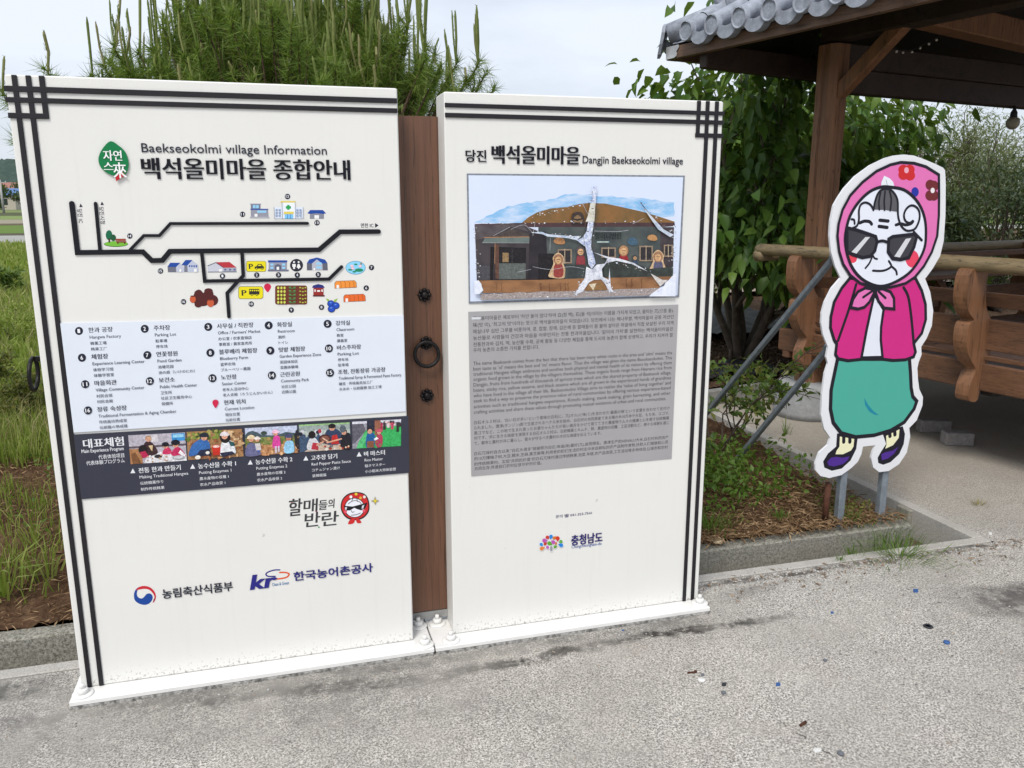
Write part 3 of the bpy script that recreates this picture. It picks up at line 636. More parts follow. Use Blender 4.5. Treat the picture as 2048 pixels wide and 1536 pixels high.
p.fill([(14, 50), (20, 30), (30, 28), (38, 42), (30, 54)], (206, 206, 210), True); p.circ((25, 22), 7, HR, 8); p.fill([(22, 52), (26, 38), (36, 40), (36, 54)], (180, 50, 66)); p.circ((50, 32), 12, (74, 40, 40), 9.5); p.circ((50, 32), 9, (130, 84, 70), 6.5); p.stroke([(46, 30), (56, 38)], 2, (226, 190, 160)); p.stroke([(54, 40), (82, 34)], 3, SK); p.stroke([(34, 44), (46, 38)], 3.4, SK)
blobs(p, 16, 40, 96, 46, 55, [(226, 218, 206), (170, 60, 50), (90, 90, 100), (210, 180, 150)], 1.5, 3.4)
p = photo([(1675, 70), (1965, 55), (1965, 213), (1677, 230)])
p.rect(0, 0, 100, 56, (58, 170, 92)); p.fill([(0, 0), (100, 0), (100, 14), (46, 12), (26, 20), (10, 56), (0, 56)], (150, 148, 158)); p.fill([(0, 4), (22, 4), (28, 20), (6, 44), (0, 46)], (96, 94, 104)); p.rect(0, 0, 100, 5, (206, 206, 216)); p.fill([(14, 40), (38, 12), (46, 12), (20, 56), (8, 56)], (86, 184, 116))
blobs(p, 22, 56, 98, 3, 14, [(180, 60, 84), (226, 206, 210), (60, 50, 56), (200, 130, 110)], 2, 4)
for x_, h_ in ((60, 22), (66, 20), (74, 16), (82, 20), (93, 26)): p.rect(x_ - 2.5, 6, x_ + 2.5, h_, [(170, 50, 80), (60, 46, 50), (196, 70, 100), (50, 50, 50), (214, 196, 200)][x_ % 5])
p.rect(30, 0, 46, 22, (44, 46, 62)); p.rect(46, 0, 58, 30, (150, 96, 76)); p.fill([(28, 54), (30, 28), (38, 24), (46, 30), (44, 54)], (36, 92, 150), True); p.rect(30, 42, 44, 56, (130, 84, 60)); head(p, 36, 21, 5.6); p.fill([(48, 54), (50, 32), (56, 28), (62, 34), (60, 54)], (176, 60, 90), True); p.fill([(50, 34), (44, 38), (46, 42), (54, 38)], (232, 230, 232)); head(p, 55, 24, 5, (40, 28, 30), (196, 84, 104)); blobs(p, 6, 46, 64, 44, 56, [(150, 96, 60), (70, 150, 90)], 1.5, 3)

# ---- logos on the lower half
lo = Art(-.0004); lo.rough = .4
U8 = lambda pts: [(250 + x / 3.864, 970 + y / 3.864) for x, y in pts]
U_ = lambda x, y: (250 + x / 3.864, 970 + y / 3.864)
lo.fill(U8([(72, 880), (70, 840), (84, 806), (108, 790), (94, 820), (92, 850), (108, 872), (132, 876), (150, 862), (168, 842), (192, 838), (210, 852), (214, 872), (204, 898), (182, 918), (150, 926), (112, 918), (86, 902)]), (26, 70, 150), True)
lo.fill(U8([(84, 812), (110, 788), (150, 780), (192, 790), (222, 816), (238, 850), (236, 880), (224, 904), (214, 908), (226, 884), (226, 856), (210, 830), (184, 808), (150, 802), (118, 806)]), (200, 40, 56), True)
lo.fill(U8([(212, 910), (228, 890), (226, 872), (218, 896)]), (110, 40, 70))
lo.text("농림축산식품부", (326, 1199), (465.7, 1179.5), 19, INK, .03, raised=.002)
mn = lo; lo = Art(-.0004); lo.rough = .4; kr = lo
lo.text("kr", (502, 1180), (549, 1173), 29, (42, 40, 128), .09, shear=.22, raised=.002)
lo.stroke(U8([(1196, 656), (1150, 658), (1100, 676), (1090, 694), (1110, 706), (1160, 706)]), 2.8, (42, 40, 128), smooth=True)
lo.stroke(U8([(1196, 676), (1240, 676), (1268, 688), (1250, 712), (1200, 724), (1158, 726)]), 3.2, (224, 88, 40), smooth=True)
lo.text("Clean & Green", (544.5, 1173), (578, 1168), 6.5, (40, 110, 170), .01); lo.text("한국농어촌공사", (588, 1160.5), (745.5, 1144.5), 18, (42, 42, 120), .05, .015, raised=.002)
CB = (58, 60, 62); lo = Art(-.0004); lo.rough = .4
for s_, a0, a1, h in (("할", (577, 1033), (603, 1030), 34), ("매", (607, 1026), (634, 1022), 26), ("들", (637, 1021), (654, 1018), 19), ("의", (656, 1017), (668, 1015), 18), ("반", (609, 1055), (639, 1051), 28), ("란", (643, 1053), (676, 1049), 28)): lo.text(s_, a0, a1, h, CB, .035, .015, shear=.1)
lo.circ(U_(1288, 132), 1.4, (214, 80, 60)); lo.circ(U_(1480, 208), 1.6, (200, 60, 120)); lo.circ(U_(1498, 326), 1.6, (40, 150, 80))
em = Art(-.0004); em.rough = .4
em.fill(U8([(1666, 170), (1680, 110), (1724, 68), (1790, 54), (1850, 68), (1880, 108), (1890, 170), (1878, 218), (1838, 258), (1780, 272), (1720, 260), (1682, 222)]), (30, 28, 30), True)
em.fill(U8([(1674, 170), (1688, 114), (1730, 76), (1790, 63), (1846, 76), (1872, 112), (1881, 170), (1869, 212), (1834, 248), (1780, 262), (1726, 251), (1690, 216)]), (204, 44, 46), True)
em.fill(U8([(1776, 262), (1740, 268), (1724, 302), (1766, 296)]), (204, 44, 46), True); em.fill(U8([(1784, 262), (1806, 262), (1828, 290), (1796, 294)]), (204, 44, 46), True)
em.circ(U_(1774, 176), 20.5, (30, 28, 30), 20); em.circ(U_(1774, 176), 19, (236, 236, 244), 18.6)
em.fill(U8([(1690, 160), (1760, 166), (1874, 136), (1858, 176), (1826, 196), (1792, 186), (1772, 176), (1740, 196), (1706, 198)]), (26, 26, 32)); em.fill(U8([(1700, 172), (1716, 170), (1712, 192), (1700, 190)]), (210, 210, 216)); em.fill(U8([(1832, 160), (1850, 152), (1842, 180), (1828, 184)]), (210, 210, 216))
em.circ(U_(1704, 206), 3, (226, 90, 110)); em.circ(U_(1846, 200), 3, (226, 90, 110))
em.stroke(U8([(1748, 196), (1756, 212), (1772, 206)]), 1, (40, 40, 44)); em.stroke(U8([(1750, 234), (1790, 228), (1820, 216)]), 1.2, (40, 40, 44), smooth=True); em.stroke(U8([(1724, 146), (1750, 128), (1780, 120), (1812, 130), (1826, 146)]), 1, (40, 40, 44), smooth=True); em.stroke(U8([(1760, 100), (1752, 128)]), 1, (40, 40, 44)); em.stroke(U8([(1790, 100), (1796, 128)]), 1, (40, 40, 44))
for X, Y, c in ((1786, 70, (226, 200, 60)), (1850, 92, (238, 226, 220)), (1746, 92, (238, 238, 240)), (1820, 100, (226, 170, 60))): em.circ(U_(X, Y), 3, c, None, 8)
em.fill(U8([(1932, 88), (1940, 116), (1966, 122), (1940, 130), (1934, 156), (1926, 130), (1900, 124), (1926, 116)]), (70, 70, 60)); em.fill(U8([(1932, 98), (1938, 118), (1956, 122), (1938, 128), (1933, 146), (1928, 128), (1910, 123), (1928, 118)]), (238, 214, 50))

# ---- board with the poster
vil = thing("introduction_board", "narrower white sign board with a torn building poster above a grey text plate", "sign board", ((X2 + X3) / 2, 0, 0), "village sign boards")
sign_body(X2, X3, H2, vil, 1.222, 2.37)
for x, y in ((1.262, .10), (1.288, -.042), (2.345, -.035)): anchor_bolt(vil, x, y)
t = MB(); xs = S(1391, 240)[0]; zs = S(1420, 275.5)[1]
vbar(t, 1393.5, 1401, 210, zs, H2 - .001); vbar(t, 1411, 1418.5, 210, .002, H2 - .001); vbar(t, 1429.5, 1437, 210, .002, H2 - .001)
hbar(t, 1420, 222.5, 230.5, X2 + .002, X3 + .003); hbar(t, 1420, 240.5, 249, X2 + .002, X3 + .003); hbar(t, 1420, 267, 275.5, xs, X3 + .003)
part(t, "border_trim", vil)
a = Art(-.0004); a.rough = .35; title2 = a
TC = (14, 14, 28)
for _b in ((.04, .003), (.045, 0)):
    a.text("당진", (931.5, 323.5), (972, 324), 24, TC, _b[0], 0, raised=_b[1]); a.text("백석올미마을", (984, 327.5), (1158, 329), 37, TC, _b[0] + .02, .0, raised=_b[1])
a.text("Dangjin Baekseokolmi village", (1165, 331.5), (1365, 333.5), 19.5, INK, 0, raised=.002)
# poster: faded sheet in a thin grey frame
po = Art(-.0004); po.rough = .36
po.slab([(933.5, 347), (1369, 351.2), (1357.5, 594), (937.5, 607)], (128, 134, 144), .003)
po.slab([(937, 350.5), (1366, 354.5), (1354.5, 590.5), (940.5, 603)], (222, 230, 244), .001, simple("poster_sheet", lin((216, 226, 246)), .3, ns=6, var=.02))
def Q(pts): return [(925 + x / 4.551, 340 + y / 4.551) for x, y in pts]
def sheet(name, c1, c2, s_, vec=(1, 1, 1), c3=None):
    m, n, b, l = nodes(name); b.inputs['Roughness'].default_value = .3
    f = noise(n, s_, 6, .65, scaled(n, vec)); st = [(.3, lin(c1)), (.6, lin(c2))] + ([(.72, lin(c3))] if c3 else [])
    r = ramp(n, st); l(f, r.inputs[0]); l(r.outputs[0], b.inputs['Base Color']); return m
def pf(pts, m, smooth=False):
    q = po._p(catmull(Q(pts), True, 3) if smooth else Q(pts)); po.up(); po.add([(x, po.y, z) for x, z in q], [tuple(range(len(q)))], m)
jit = random.Random(5)
def ragged(a, b, n, k): return [(a[0] + (b[0] - a[0]) * i / n + jit.uniform(-k, k), a[1] + (b[1] - a[1]) * i / n + jit.uniform(-k, k)) for i in range(n)]
pf(ragged((110, 470), (420, 330), 8, 8) + ragged((420, 330), (760, 270), 8, 8) + ragged((760, 270), (1000, 215), 8, 9) + ragged((1000, 215), (1230, 235), 6, 9) + ragged((1230, 235), (1640, 250), 9, 9) + ragged((1640, 250), (1930, 300), 7, 8) + ragged((1930, 300), (1930, 470), 4, 8) + [(1100, 500), (110, 480)], sheet("poster_sky", (226, 232, 248), (126, 186, 232), 8, (1, 1, 3.5), (206, 206, 234)))
pf([(540, 480), (600, 430), (680, 385), (800, 350), (960, 335), (1060, 310), (1150, 300), (1300, 305), (1440, 335), (1620, 375), (1760, 415), (1930, 470), (1930, 490), (540, 492)], sheet("poster_hill", (96, 83, 47), (141, 99, 55), 11))
pf(ragged((108, 492), (560, 480), 6, 3) + [(1930, 478), (1935, 510), (1800, 520), (112, 520)], sheet("poster_roof", (60, 44, 49), (80, 55, 58), 10, (8, 1, 1)))
pf([(112, 515), (560, 505), (700, 560), (700, 1000), (130, 1005)] , sheet("poster_left", (42, 37, 42), (70, 63, 67), 12))
pf([(690, 520), (1800, 515), (1800, 990), (690, 1000)], sheet("poster_wall", (57, 65, 67), (87, 94, 92), 9)); pf([(1800, 520), (1925, 520), (1915, 990), (1800, 990)], sheet("poster_end", (49, 45, 50), (73, 63, 67), 18))
pf([(110, 500), (540, 492), (600, 560), (440, 520), (280, 600), (120, 640)], sheet("poster_eave", (65, 54, 57), (92, 84, 87), 20)); pf([(440, 530), (620, 590), (620, 660), (300, 660), (280, 605)], paint((76, 67, 65), .36))
pf([(205, 620), (620, 612), (605, 660), (180, 662)], sheet("poster_awning", (90, 104, 104), (109, 122, 117), 20)); po.stroke(Q([(195, 614), (622, 608)]), 1.4, (176, 130, 92)); po.stroke(Q([(180, 662), (606, 664)]), 1, (150, 156, 156))
pf([(610, 580), (760, 560), (780, 1000), (600, 1000)], sheet("poster_dark", (30, 26, 34), (48, 42, 48), 20)); pf([(690, 760), (830, 760), (860, 1000), (690, 1000)], paint((35, 32, 36), .36))
pf([(330, 700), (580, 710), (575, 845), (330, 845)], paint((35, 32, 36), .36)); pf([(330, 850), (575, 850), (575, 992), (330, 995)], paint((96, 102, 99), .36)); pf([(255, 700), (292, 700), (275, 1000), (250, 1000)], paint((32, 27, 30), .36)); pf([(290, 670), (332, 680), (332, 990), (300, 990)], paint((94, 67, 56), .36)); pf([(364, 752), (420, 754), (420, 838), (364, 838)], paint((144, 118, 84), .36)); po.stroke(Q([(452, 710), (450, 990)]), .8, (70, 70, 74)); po.stroke(Q([(296, 668), (292, 850)]), 1, (170, 130, 100))
pf([(130, 870), (250, 870), (250, 1000), (135, 1005)], paint((76, 75, 81), .36))
for X, Y, r, q, c in ((880, 645, 52, 32, (176, 128, 88)), (1725, 615, 44, 28, (186, 138, 92)), (1546, 650, 46, 38, (70, 96, 116))): po.circ(Q([(X, Y)])[0], r / 4.551, c, q / 4.551, 12); po.circ(Q([(X + 22, Y + 12)])[0], r / 7, c, q / 7, 10)
for X0, Y0, X1, Y1 in ((866, 720, 995, 850), (1262, 705, 1395, 800), (1610, 690, 1732, 830), (1832, 680, 1915, 790)):
    pf([(X0, Y0), (X1, Y0), (X1, Y1), (X0, Y1)], paint((152, 132, 112), .36)); k = 12; pf([(X0 + k, Y0 + k), (X1 - k, Y0 + k), (X1 - k, Y1 - k), (X0 + k, Y1 - k)], paint((49, 46, 49), .36)); po.stroke(Q([((X0 + X1) / 2, Y0), ((X0 + X1) / 2, Y1)]), 1.6, (180, 160, 136))
def mini(x, y, s_, body, hood, border=True):
    if border: pf([(x - 62 * s_, y + 165 * s_), (x - 90 * s_, y + 140 * s_), (x - 45 * s_, y + 40 * s_), (x - 50 * s_, y - 20 * s_), (x, y - 64 * s_), (x + 50 * s_, y - 20 * s_), (x + 48 * s_, y + 40 * s_), (x + 70 * s_, y + 110 * s_), (x + 50 * s_, y + 170 * s_)], paint((206, 176, 140), .36), True)
    pf([(x - 44 * s_, y + 120 * s_), (x - 30 * s_, y + 40 * s_), (x + 30 * s_, y + 40 * s_), (x + 48 * s_, y + 120 * s_), (x + 30 * s_, y + 160 * s_), (x - 30 * s_, y + 160 * s_)], paint(body, .36), True)
    po.circ(Q([(x, y)])[0], 44 * s_ / 4.551, hood, 50 * s_ / 4.551, 14); po.circ(Q([(x, y + 6 * s_)])[0], 30 * s_ / 4.551, (206, 164, 122), 33 * s_ / 4.551, 12); po.stroke(Q([(x - 16 * s_, y), (x + 16 * s_, y)]), 1, (70, 50, 46)); po.stroke(Q([(x - 10 * s_, y + 20 * s_), (x + 10 * s_, y + 20 * s_)]), .7, (90, 60, 50))
mini(872, 815, 1, (150, 66, 60), (150, 110, 84)); mini(1075, 740, .9, (140, 60, 66), (90, 80, 82), False); mini(1466, 735, 1, (150, 44, 50), (170, 128, 92), False); mini(1570, 800, .5, (60, 74, 100), (60, 56, 60), False); mini(1780, 790, 1, (92, 92, 116), (160, 120, 92))
pf([(1000, 480), (992, 440), (1000, 400), (1040, 382), (1084, 388), (1104, 420), (1104, 480)], paint((67, 56, 52), .36), True); pf([(1012, 470), (1014, 436), (1050, 410), (1084, 436), (1088, 474)], paint((134, 108, 80), .36), True); po.stroke(Q([(1010, 446), (1046, 456), (1086, 444)]), 2.6, (44, 38, 40))
po.text("할머니반란", Q([(1205, 640)])[0], Q([(1448, 622)])[0], 14, (30, 36, 38), .04); po.stroke(Q([(1225, 655), (1330, 655)]), 3, (96, 140, 150)); po.stroke(Q([(1228, 655), (1326, 655)]), 1.6, (200, 206, 196))
pf([(940, 870), (1110, 860), (1110, 990), (930, 995)], sheet("poster_hedge", (40, 44, 46), (62, 70, 70), 30)); pf([(1285, 900), (1330, 840), (1500, 820), (1700, 900), (1915, 880), (1915, 980), (1290, 985)], sheet("poster_hedge2", (36, 36, 34), (58, 67, 63), 30))
pf([(140, 1005), (700, 1000), (1130, 985), (1915, 968), (1880, 1000), (1780, 1075), (1370, 1090), (800, 1110), (190, 1120), (150, 1060)], sheet("poster_step", (104, 67, 42), (154, 110, 73), 9, (1, 1, 3)))
pf(ragged((160, 1185), (170, 1128), 3, 5) + ragged((170, 1128), (800, 1105), 12, 6) + ragged((800, 1105), (1800, 1070), 14, 6) + ragged((1800, 1070), (1690, 1140), 4, 5) + ragged((1690, 1140), (840, 1165), 14, 6), sheet("poster_gravel", (120, 104, 104), (176, 166, 162), 150, (1, 1, 1), (226, 230, 240)))
for X in (310, 355, 705, 715, 790, 890, 935, 960, 1490, 1540, 1630): po.stroke(Q([(X, 1100 - (X > 1400) * 30), (X + 4, 1070 - (X > 1400) * 30), (X - 4, 1040 - (X > 1400) * 40), (X + 6, 1030 - (X > 1400) * 40)]), .9, (96, 60, 46))
for y_, w_, c in ((0, 1, (214, 226, 246)),):   # torn white creases
    pf([(1190, 150), (1226, 150), (1212, 300), (1196, 420), (1190, 520), (1176, 600), (1170, 700), (1200, 800), (1212, 850), (1176, 900), (1148, 860), (1136, 780), (1120, 700), (1040, 640), (1090, 618), (1128, 560), (1142, 480), (1150, 420), (1172, 300)], sheet("poster_tear", (120, 140, 190), (220, 226, 242), 90, (1, 1, 1), (244, 246, 252)))
    for q_ in ([(1120, 300), (1128, 470), (1100, 600), (1128, 800), (1110, 960)], [(1226, 300), (1204, 480), (1190, 700), (1230, 840)]): po.stroke(Q(ragged(q_[0], q_[1], 5, 5) + ragged(q_[1], q_[2], 5, 5) + ragged(q_[2], q_[3], 5, 5)), .7, (92, 84, 86))
    pf([(1120, 470), (1200, 470), (1210, 300), (1165, 300), (1140, 420)], sheet("poster_tear_tan", (196, 186, 160), (222, 222, 214), 40))
    pf([(1128, 880), (1180, 905), (1220, 862), (1296, 852), (1318, 806), (1190, 748), (1340, 794), (1430, 806), (1560, 846), (1690, 925), (1540, 856), (1400, 826), (1310, 846), (1268, 900), (1276, 972), (1330, 1000), (1338, 890), (1350, 1060), (1374, 1108), (1336, 1116), (1300, 1040), (1262, 996), (1196, 1000), (1150, 1024), (1096, 1106), (1010, 1146), (1062, 1060), (1112, 985)], sheet("poster_tear2", (150, 156, 176), (236, 238, 246), 45, (1, 1, 1), (244, 246, 252)))
    pf([(620, 568), (720, 562), (780, 585), (1000, 602), (1080, 600), (1040, 640), (960, 620), (770, 605), (730, 585)], sheet("poster_tear3", (150, 170, 196), (214, 222, 236), 40)); pf([(1610, 280), (1640, 330), (1720, 420), (1830, 540), (1925, 590), (1890, 610), (1780, 540), (1690, 410)], sheet("poster_tear4", (150, 170, 196), (206, 214, 226), 40))
    pf(ragged((1690, 1150), (1830, 1050), 4, 8) + ragged((1830, 1050), (1930, 940), 4, 8) + [(1945, 940), (1940, 1150)], sheet("poster_fade", (214, 220, 238), (236, 240, 250), 40)); pf(ragged((150, 1010), (200, 1120), 4, 8) + [(150, 1130), (110, 1130), (108, 1010)], sheet("poster_fade", (214, 220, 238), (236, 240, 250), 40))
    pf([(1710, 940), (1820, 1000), (1870, 1000), (1800, 1060), (1760, 1010)], paint((206, 200, 196), .36))
    pf([(1140, 1040), (1270, 1020), (1310, 1090), (1120, 1100)], paint((140, 105, 67), .36)); pf([(1150, 1040), (1220, 1030), (1190, 1095)], paint((214, 200, 172), .36))
for q_ in ([(640, 880), (800, 905), (980, 880), (1110, 900)], [(500, 930), (620, 905)], [(440, 540), (560, 500), (640, 575)], [(280, 600), (430, 520)], [(1200, 555), (1400, 560), (1510, 548)], [(1550, 490), (1650, 440)], [(800, 620), (795, 730)], [(1100, 320), (1140, 400)], [(660, 480), (640, 600)]): po.stroke(Q(q_), .7, (176, 178, 184), smooth=len(q_) > 2)
poster = po
for _ in range(420):   # flaked edges along the tears and the faded border
    e_ = jit.choice([((1185, 150), (1170, 560)), ((1150, 560), (1180, 860)), ((1150, 900), (1000, 1150)), ((1270, 980), (1370, 1110)), ((1300, 830), (1690, 920)), ((620, 570), (1080, 610)), ((150, 1130), (820, 1150)), ((820, 1140), (1780, 1080)), ((1930, 480), (1915, 960)), ((112, 500), (140, 1000)), ((1620, 300), (1920, 590)), ((560, 440), (1150, 300)), ((110, 482), (1930, 474))])
    t_ = jit.random(); X = e_[0][0] + (e_[1][0] - e_[0][0]) * t_ + jit.gauss(0, 14); Y = e_[0][1] + (e_[1][1] - e_[0][1]) * t_ + jit.gauss(0, 10); r_ = jit.uniform(2, 9)
    pf([(X + r_ * jit.uniform(.5, 1.5) * math.cos(a_), Y + r_ * jit.uniform(.3, .9) * math.sin(a_)) for a_ in (0, 1.3, 2.4, 3.6, 5)], paint(jit.choice([(226, 232, 246), (236, 238, 246), (206, 208, 216), (150, 140, 130), (96, 84, 80)])))
# grey text plate
gp = Art(-.0004); GPM = simple("plate_grey", lin((172, 170, 172)), .38, .25, 5, .05); gp.slab([(936.5, 623.5), (1356, 609), (1342.5, 916.5), (942.5, 951.5)], (160, 158, 160), .003, GPM)
gt = Art(gp.y - .0002); GI = (46, 46, 54)
def para(lines, cl, cr_, ur, h, ul=946, lastr=None, b=.006):
    for k, s_ in enumerate(lines):
        yl, yr = cl[k] + h / 2, cr_[k] + h / 2; r_ = ur[k] if isinstance(ur, (list, tuple)) else ur
        A, B = S(ul + k * .12, yl, gt.y), S(r_, yr, gt.y); 
        TEXTQ.append(dict(dst=gt, body=s_, x=A[0], z=(A[1] + B[1]) / 2 + .003, w=B[0] - A[0], h=None, em=h * gt._px(1140, yl) / (1.0 if s_.isascii() else 1.06), y=gt.y, c=GI, bold=b, boldz=0, raised=0, shear=0, rot=0, al='l', rough=.5))
para(["백석올미마을은 예로부터 '하얀 돌이 많다'하여 白(흰 백), 石(돌 석)이라는 이름을 가지게 되었고, 올미는 兀(으뜸 올),", "味(맛 미), '최고의 맛'이라는 뜻으로 백석올미마을이 되었습니다. 당진에서 나는 해나루쌀, 백석마을의 공동 자산인", "매실나무 십만 그루를 비롯하여, 콩, 찹쌀, 참깨, 검은깨 등 할매들이 몸 붙여 살아온 마을에서 직접 보살핀 우리 지역", "농산물로 사람들의 건강과 마음을 어루만지는 전통 한과마을입니다. '같이의 가치'를 실현하는 백석올미마을은", "전통한과와 김치, 떡, 농산물 수확, 공예 활동 등 다양한 체험을 통해 도시와 농촌이 함께 상생하고, 우리가 지켜야 할", "우리 농촌의 소중한 가치를 전합니다."],
     [634.1, 648.4, 661.2, 674.5, 686.6, 699.6], [624, 635.8, 648.2, 660.2, 673, 695.7], [1347, 1347, 1346.5, 1346, 1345.5, 1078], 9.2)
para(["The name Baekseok comes from the fact that there has been many white rocks in the area and 'olmi' means the", "best taste as 'ol' means the best and 'mi' means flavor. Thus the village was given the name Baeokseokolmi. This", "traditional Hangwa village embraces and soothes both physical and mental health of its visitors by offering them", "organic food grown in the village by the villagers themselves. These organic foods range from Haenaru rice from", "Dangjin, fruits from hundreds of thousands of apricot trees which are the shared property of Baekseok village,", "beans, sticky rice, yellow sesame, and black sesame which are all grown in the experienced hands of grandmas", "who have lived in the village all their life. Baekseokolmi Village aims to realize the 'value of living together' and", "seek to find a way to preserve the precious value of rural communities by offering various experience-based", "activities such as traditional hangwa experience, Kimchi making, tteok making, grain harvesting, and other", "crafting activities and share these values through promoting mutual existence of urban and rural communities."],
     [724.7, 735.4, 745.8, 756.3, 767.3, 778.1, 788.8, 799.4, 810.7, 822], [707.8, 717.8, 727.6, 737.4, 747.8, 757.6, 768, 777.7, 788.5, 799.3], [1344, 1343.6, 1343.2, 1342.8, 1342.4, 1342, 1341.5, 1341, 1340.5, 1332], 9.6, 946.5, b=0)
para(["白石オルミ村は、'白い石が多い'という意味の白石に、兀(オル)と味(ミ)を合わせた'最高の味'という言葉を合わせて名付け", "られました。唐津(ダンジン)郡で生産されるヘナル米を始め、白石村の共同資産である梅の木10万本や大豆、もち米、エゴマ、", "黒ゴマなど、この地で生まれ育ったお婆ちゃんたちが長い歳月をかけて育ててきた農産物で人々の健康と心を癒す伝統韓菓", "村です。'共に生きる価値'を実現する白石オルミ村は、伝統韓菓とキムチ、餅、農産物の収穫、工芸活動など、様々な体験を通じ", "て、都市と農村が共に暮らし、我々が守るべき農村の大切な価値を伝えています。"],
     [843.5, 853.7, 864.4, 874.1, 885.9], [818.7, 828.9, 838.5, 848.2, 868], [1339, 1338.5, 1338, 1337.5, 1203], 7.9, 948, b=0)
para(["白石兀味村自古以来,\"白石头很多\"就被称为白石,味道(味)最好(兀),故而得名。唐津生产的HENALU大米,白石村共同资产", "的10万棵梅子树,大豆,糯米,芝麻,黑芝麻等,利用老奶奶们生活的村庄中亲自耕耘的农产品制作食物,抚慰人们健康和心灵", "的传统韩果村。实现\"共同的价值\"的白石兀味村通过传统韩果,泡菜,年糕,农产品收获,工艺活动等多种体验,让城市和农村", "共同生存,传递我们农村应该守护的价值。"],
     [905.8, 916, 926.7, 936.4], [876.7, 886.3, 896.5, 927.8], [1336.5, 1336, 1335.5, 1083.6], 7.9, 948.5, b=0)
gt.fill([(943, 634.5), (962, 634), (961, 638.5), (943.5, 639)], (214, 216, 222))
l2 = Art(-.0004); l2.rough = .4
l2.text("문의 ☎ 041-353-7541", (1111.5, 1036.5), (1183.5, 1030), 7, (44, 46, 96), .04); ph = l2; l2 = Art(-.0004); l2.rough = .4; l2.text("충청남도", (1142.5, 1090.5), (1204, 1084), 20, (44, 36, 110), .045, .015, raised=.002); l2.text("Chungcheongnam-do", (1143, 1098.5), (1203, 1092.5), 8.4, (40, 80, 160), .02)
tr = Art(-.0004); tr.rough = .4
V_ = lambda x, y: (1060 + x / 11.378, 1000 + y / 11.378)
DROPS = [((395, 850), 38, (430, 890), (200, 62, 50)), ((478, 830), 38, (465, 905), (30, 132, 214)), ((550, 865), 34, (600, 825), (214, 120, 50)), ((630, 870), 42, (630, 950), (206, 56, 40)), ((325, 922), 42, (410, 925), (186, 84, 170)), ((255, 1010), 34, (300, 1050), (40, 140, 214)), ((345, 1000), 32, (390, 960), (192, 62, 50)), ((440, 985), 42, (515, 1030), (98, 164, 50)), ((530, 960), 40, (485, 915), (184, 84, 176)), ((590, 995), 26, (600, 935), (200, 120, 80)), ((705, 945), 34, (660, 975), (96, 168, 70)), ((710, 1030), 40, (640, 1005), (36, 130, 214)), ((265, 1105), 40, (345, 1075), (220, 130, 60)), ((400, 1075), 32, (385, 1030), (190, 96, 190)), ((570, 1065), 32, (625, 1040), (96, 164, 56))]
def drop(c, r, tip, col, g=0.):
    d = np.array(tip) - np.array(c); a0 = math.atan2(d[1], d[0]); p = [V_(tip[0] + d[0] / np.linalg.norm(d) * g, tip[1] + d[1] / np.linalg.norm(d) * g)]
    for k in range(13): t_ = a0 + .9 + (2 * math.pi - 1.8) * k / 12; p.append(V_(c[0] + (r + g) * math.cos(t_), c[1] + (r + g) * math.sin(t_)))
    tr.fill(p, col)
for d_ in DROPS: drop(*d_[:3], (244, 244, 244), 18)
tr.fill([V_(440, 1180), V_(440, 1040), V_(525, 1040), V_(525, 1180)], (244, 244, 244))
for d_ in DROPS: drop(d_[0], d_[1] * 1.12, d_[2], d_[3])
tr.fill([V_(458, 1160), V_(458, 1060), V_(485, 1048), V_(512, 1060), V_(512, 1160)], (150, 150, 156))

flush_text()
part(title1, "title_lettering", inf); part(lf, "leaf_emblem", inf); part(rd, "road_map", inf); [part(k, "road_name", inf) for k in MTS]
for k in ICONS: part(k, "map_icon", inf)
for k in BADGES: part(k, "number_badge", inf)
o = part(lg, "legend_plate", inf); part(lt, "legend_lettering", o)
o = part(st, "photo_strip", inf); part(sl, "strip_lettering", o)
for k in PHOTOS: part(k, "photograph", o)
part(mn, "ministry_logo", inf); part(kr, "corporation_logo", inf); part(lo, "brush_lettering", inf); part(em, "headscarf_emblem", inf)
_x, _z = S(69, 748, .1); ring_handle(inf, (_x, .10, _z), .052, 'x')
part(title2, "title_lettering", vil); part(poster, "poster", vil); o = part(gp, "text_plate", vil); part(gt, "plate_lettering", o); part(ph, "telephone_lettering", vil); part(l2, "province_lettering", vil); part(tr, "tree_emblem", vil)
_x2, _z2 = S(1420, 690, .1); ring_handle(vil, (2.372, .10, _z2), .05, 'x')
for xx, pr, s_ in ((-.012, inf, 1), (2.369, vil, 1)):
    b = MB(); b.box((xx, .10, _z + .05 if pr is inf else _z2 + .05), (.05 if pr is inf else .04, .016, .016), simple("black_iron", (.018, .016, .016), .38)); part(b, "ring_boss", pr)

# ---- brown door-like panel joining them
dr = thing("wooden_filler_panel", "brown wood grain panel with a ring handle and two rosettes between the white boards", "wood panel", (1.228, .1, 0))
WD = wood("brown_laminate", (.155, .070, .038), .62, (26, 26, .8), .45)
b = MB(); b.box(((W1 + X2) / 2, .125, .99), (X2 - W1 - .002, .03, 1.87), WD, bev=.001); part(b, "panel", dr)
b = MB(); b.box(((W1 + X2) / 2, .127, .036), (X2 - W1 - .002, .03, .03), simple("grey_bar", (.3, .3, .29), .5)); part(b, "bottom_bar", dr)
IRON = simple("black_iron", (.018, .016, .016), .38, .6, 30, .4, .25, 80)
for u, v in ((849, 590), (852.5, 686), (854, 791)):
    x, z = S(u, v, .105); b = MB()
    for k in range(8):
        t_ = 2 * math.pi * k / 8; b.ball((x + .0185 * math.cos(t_), .104, z + .0185 * math.sin(t_)), .0078, IRON, 8, 5)
    b.lathe([(.022, 0), (.021, .006), (.013, .009), (.0125, .016), (.006, .021)], (x, .1095, z), IRON, 16, 'y'); part(b, "rosette", dr)
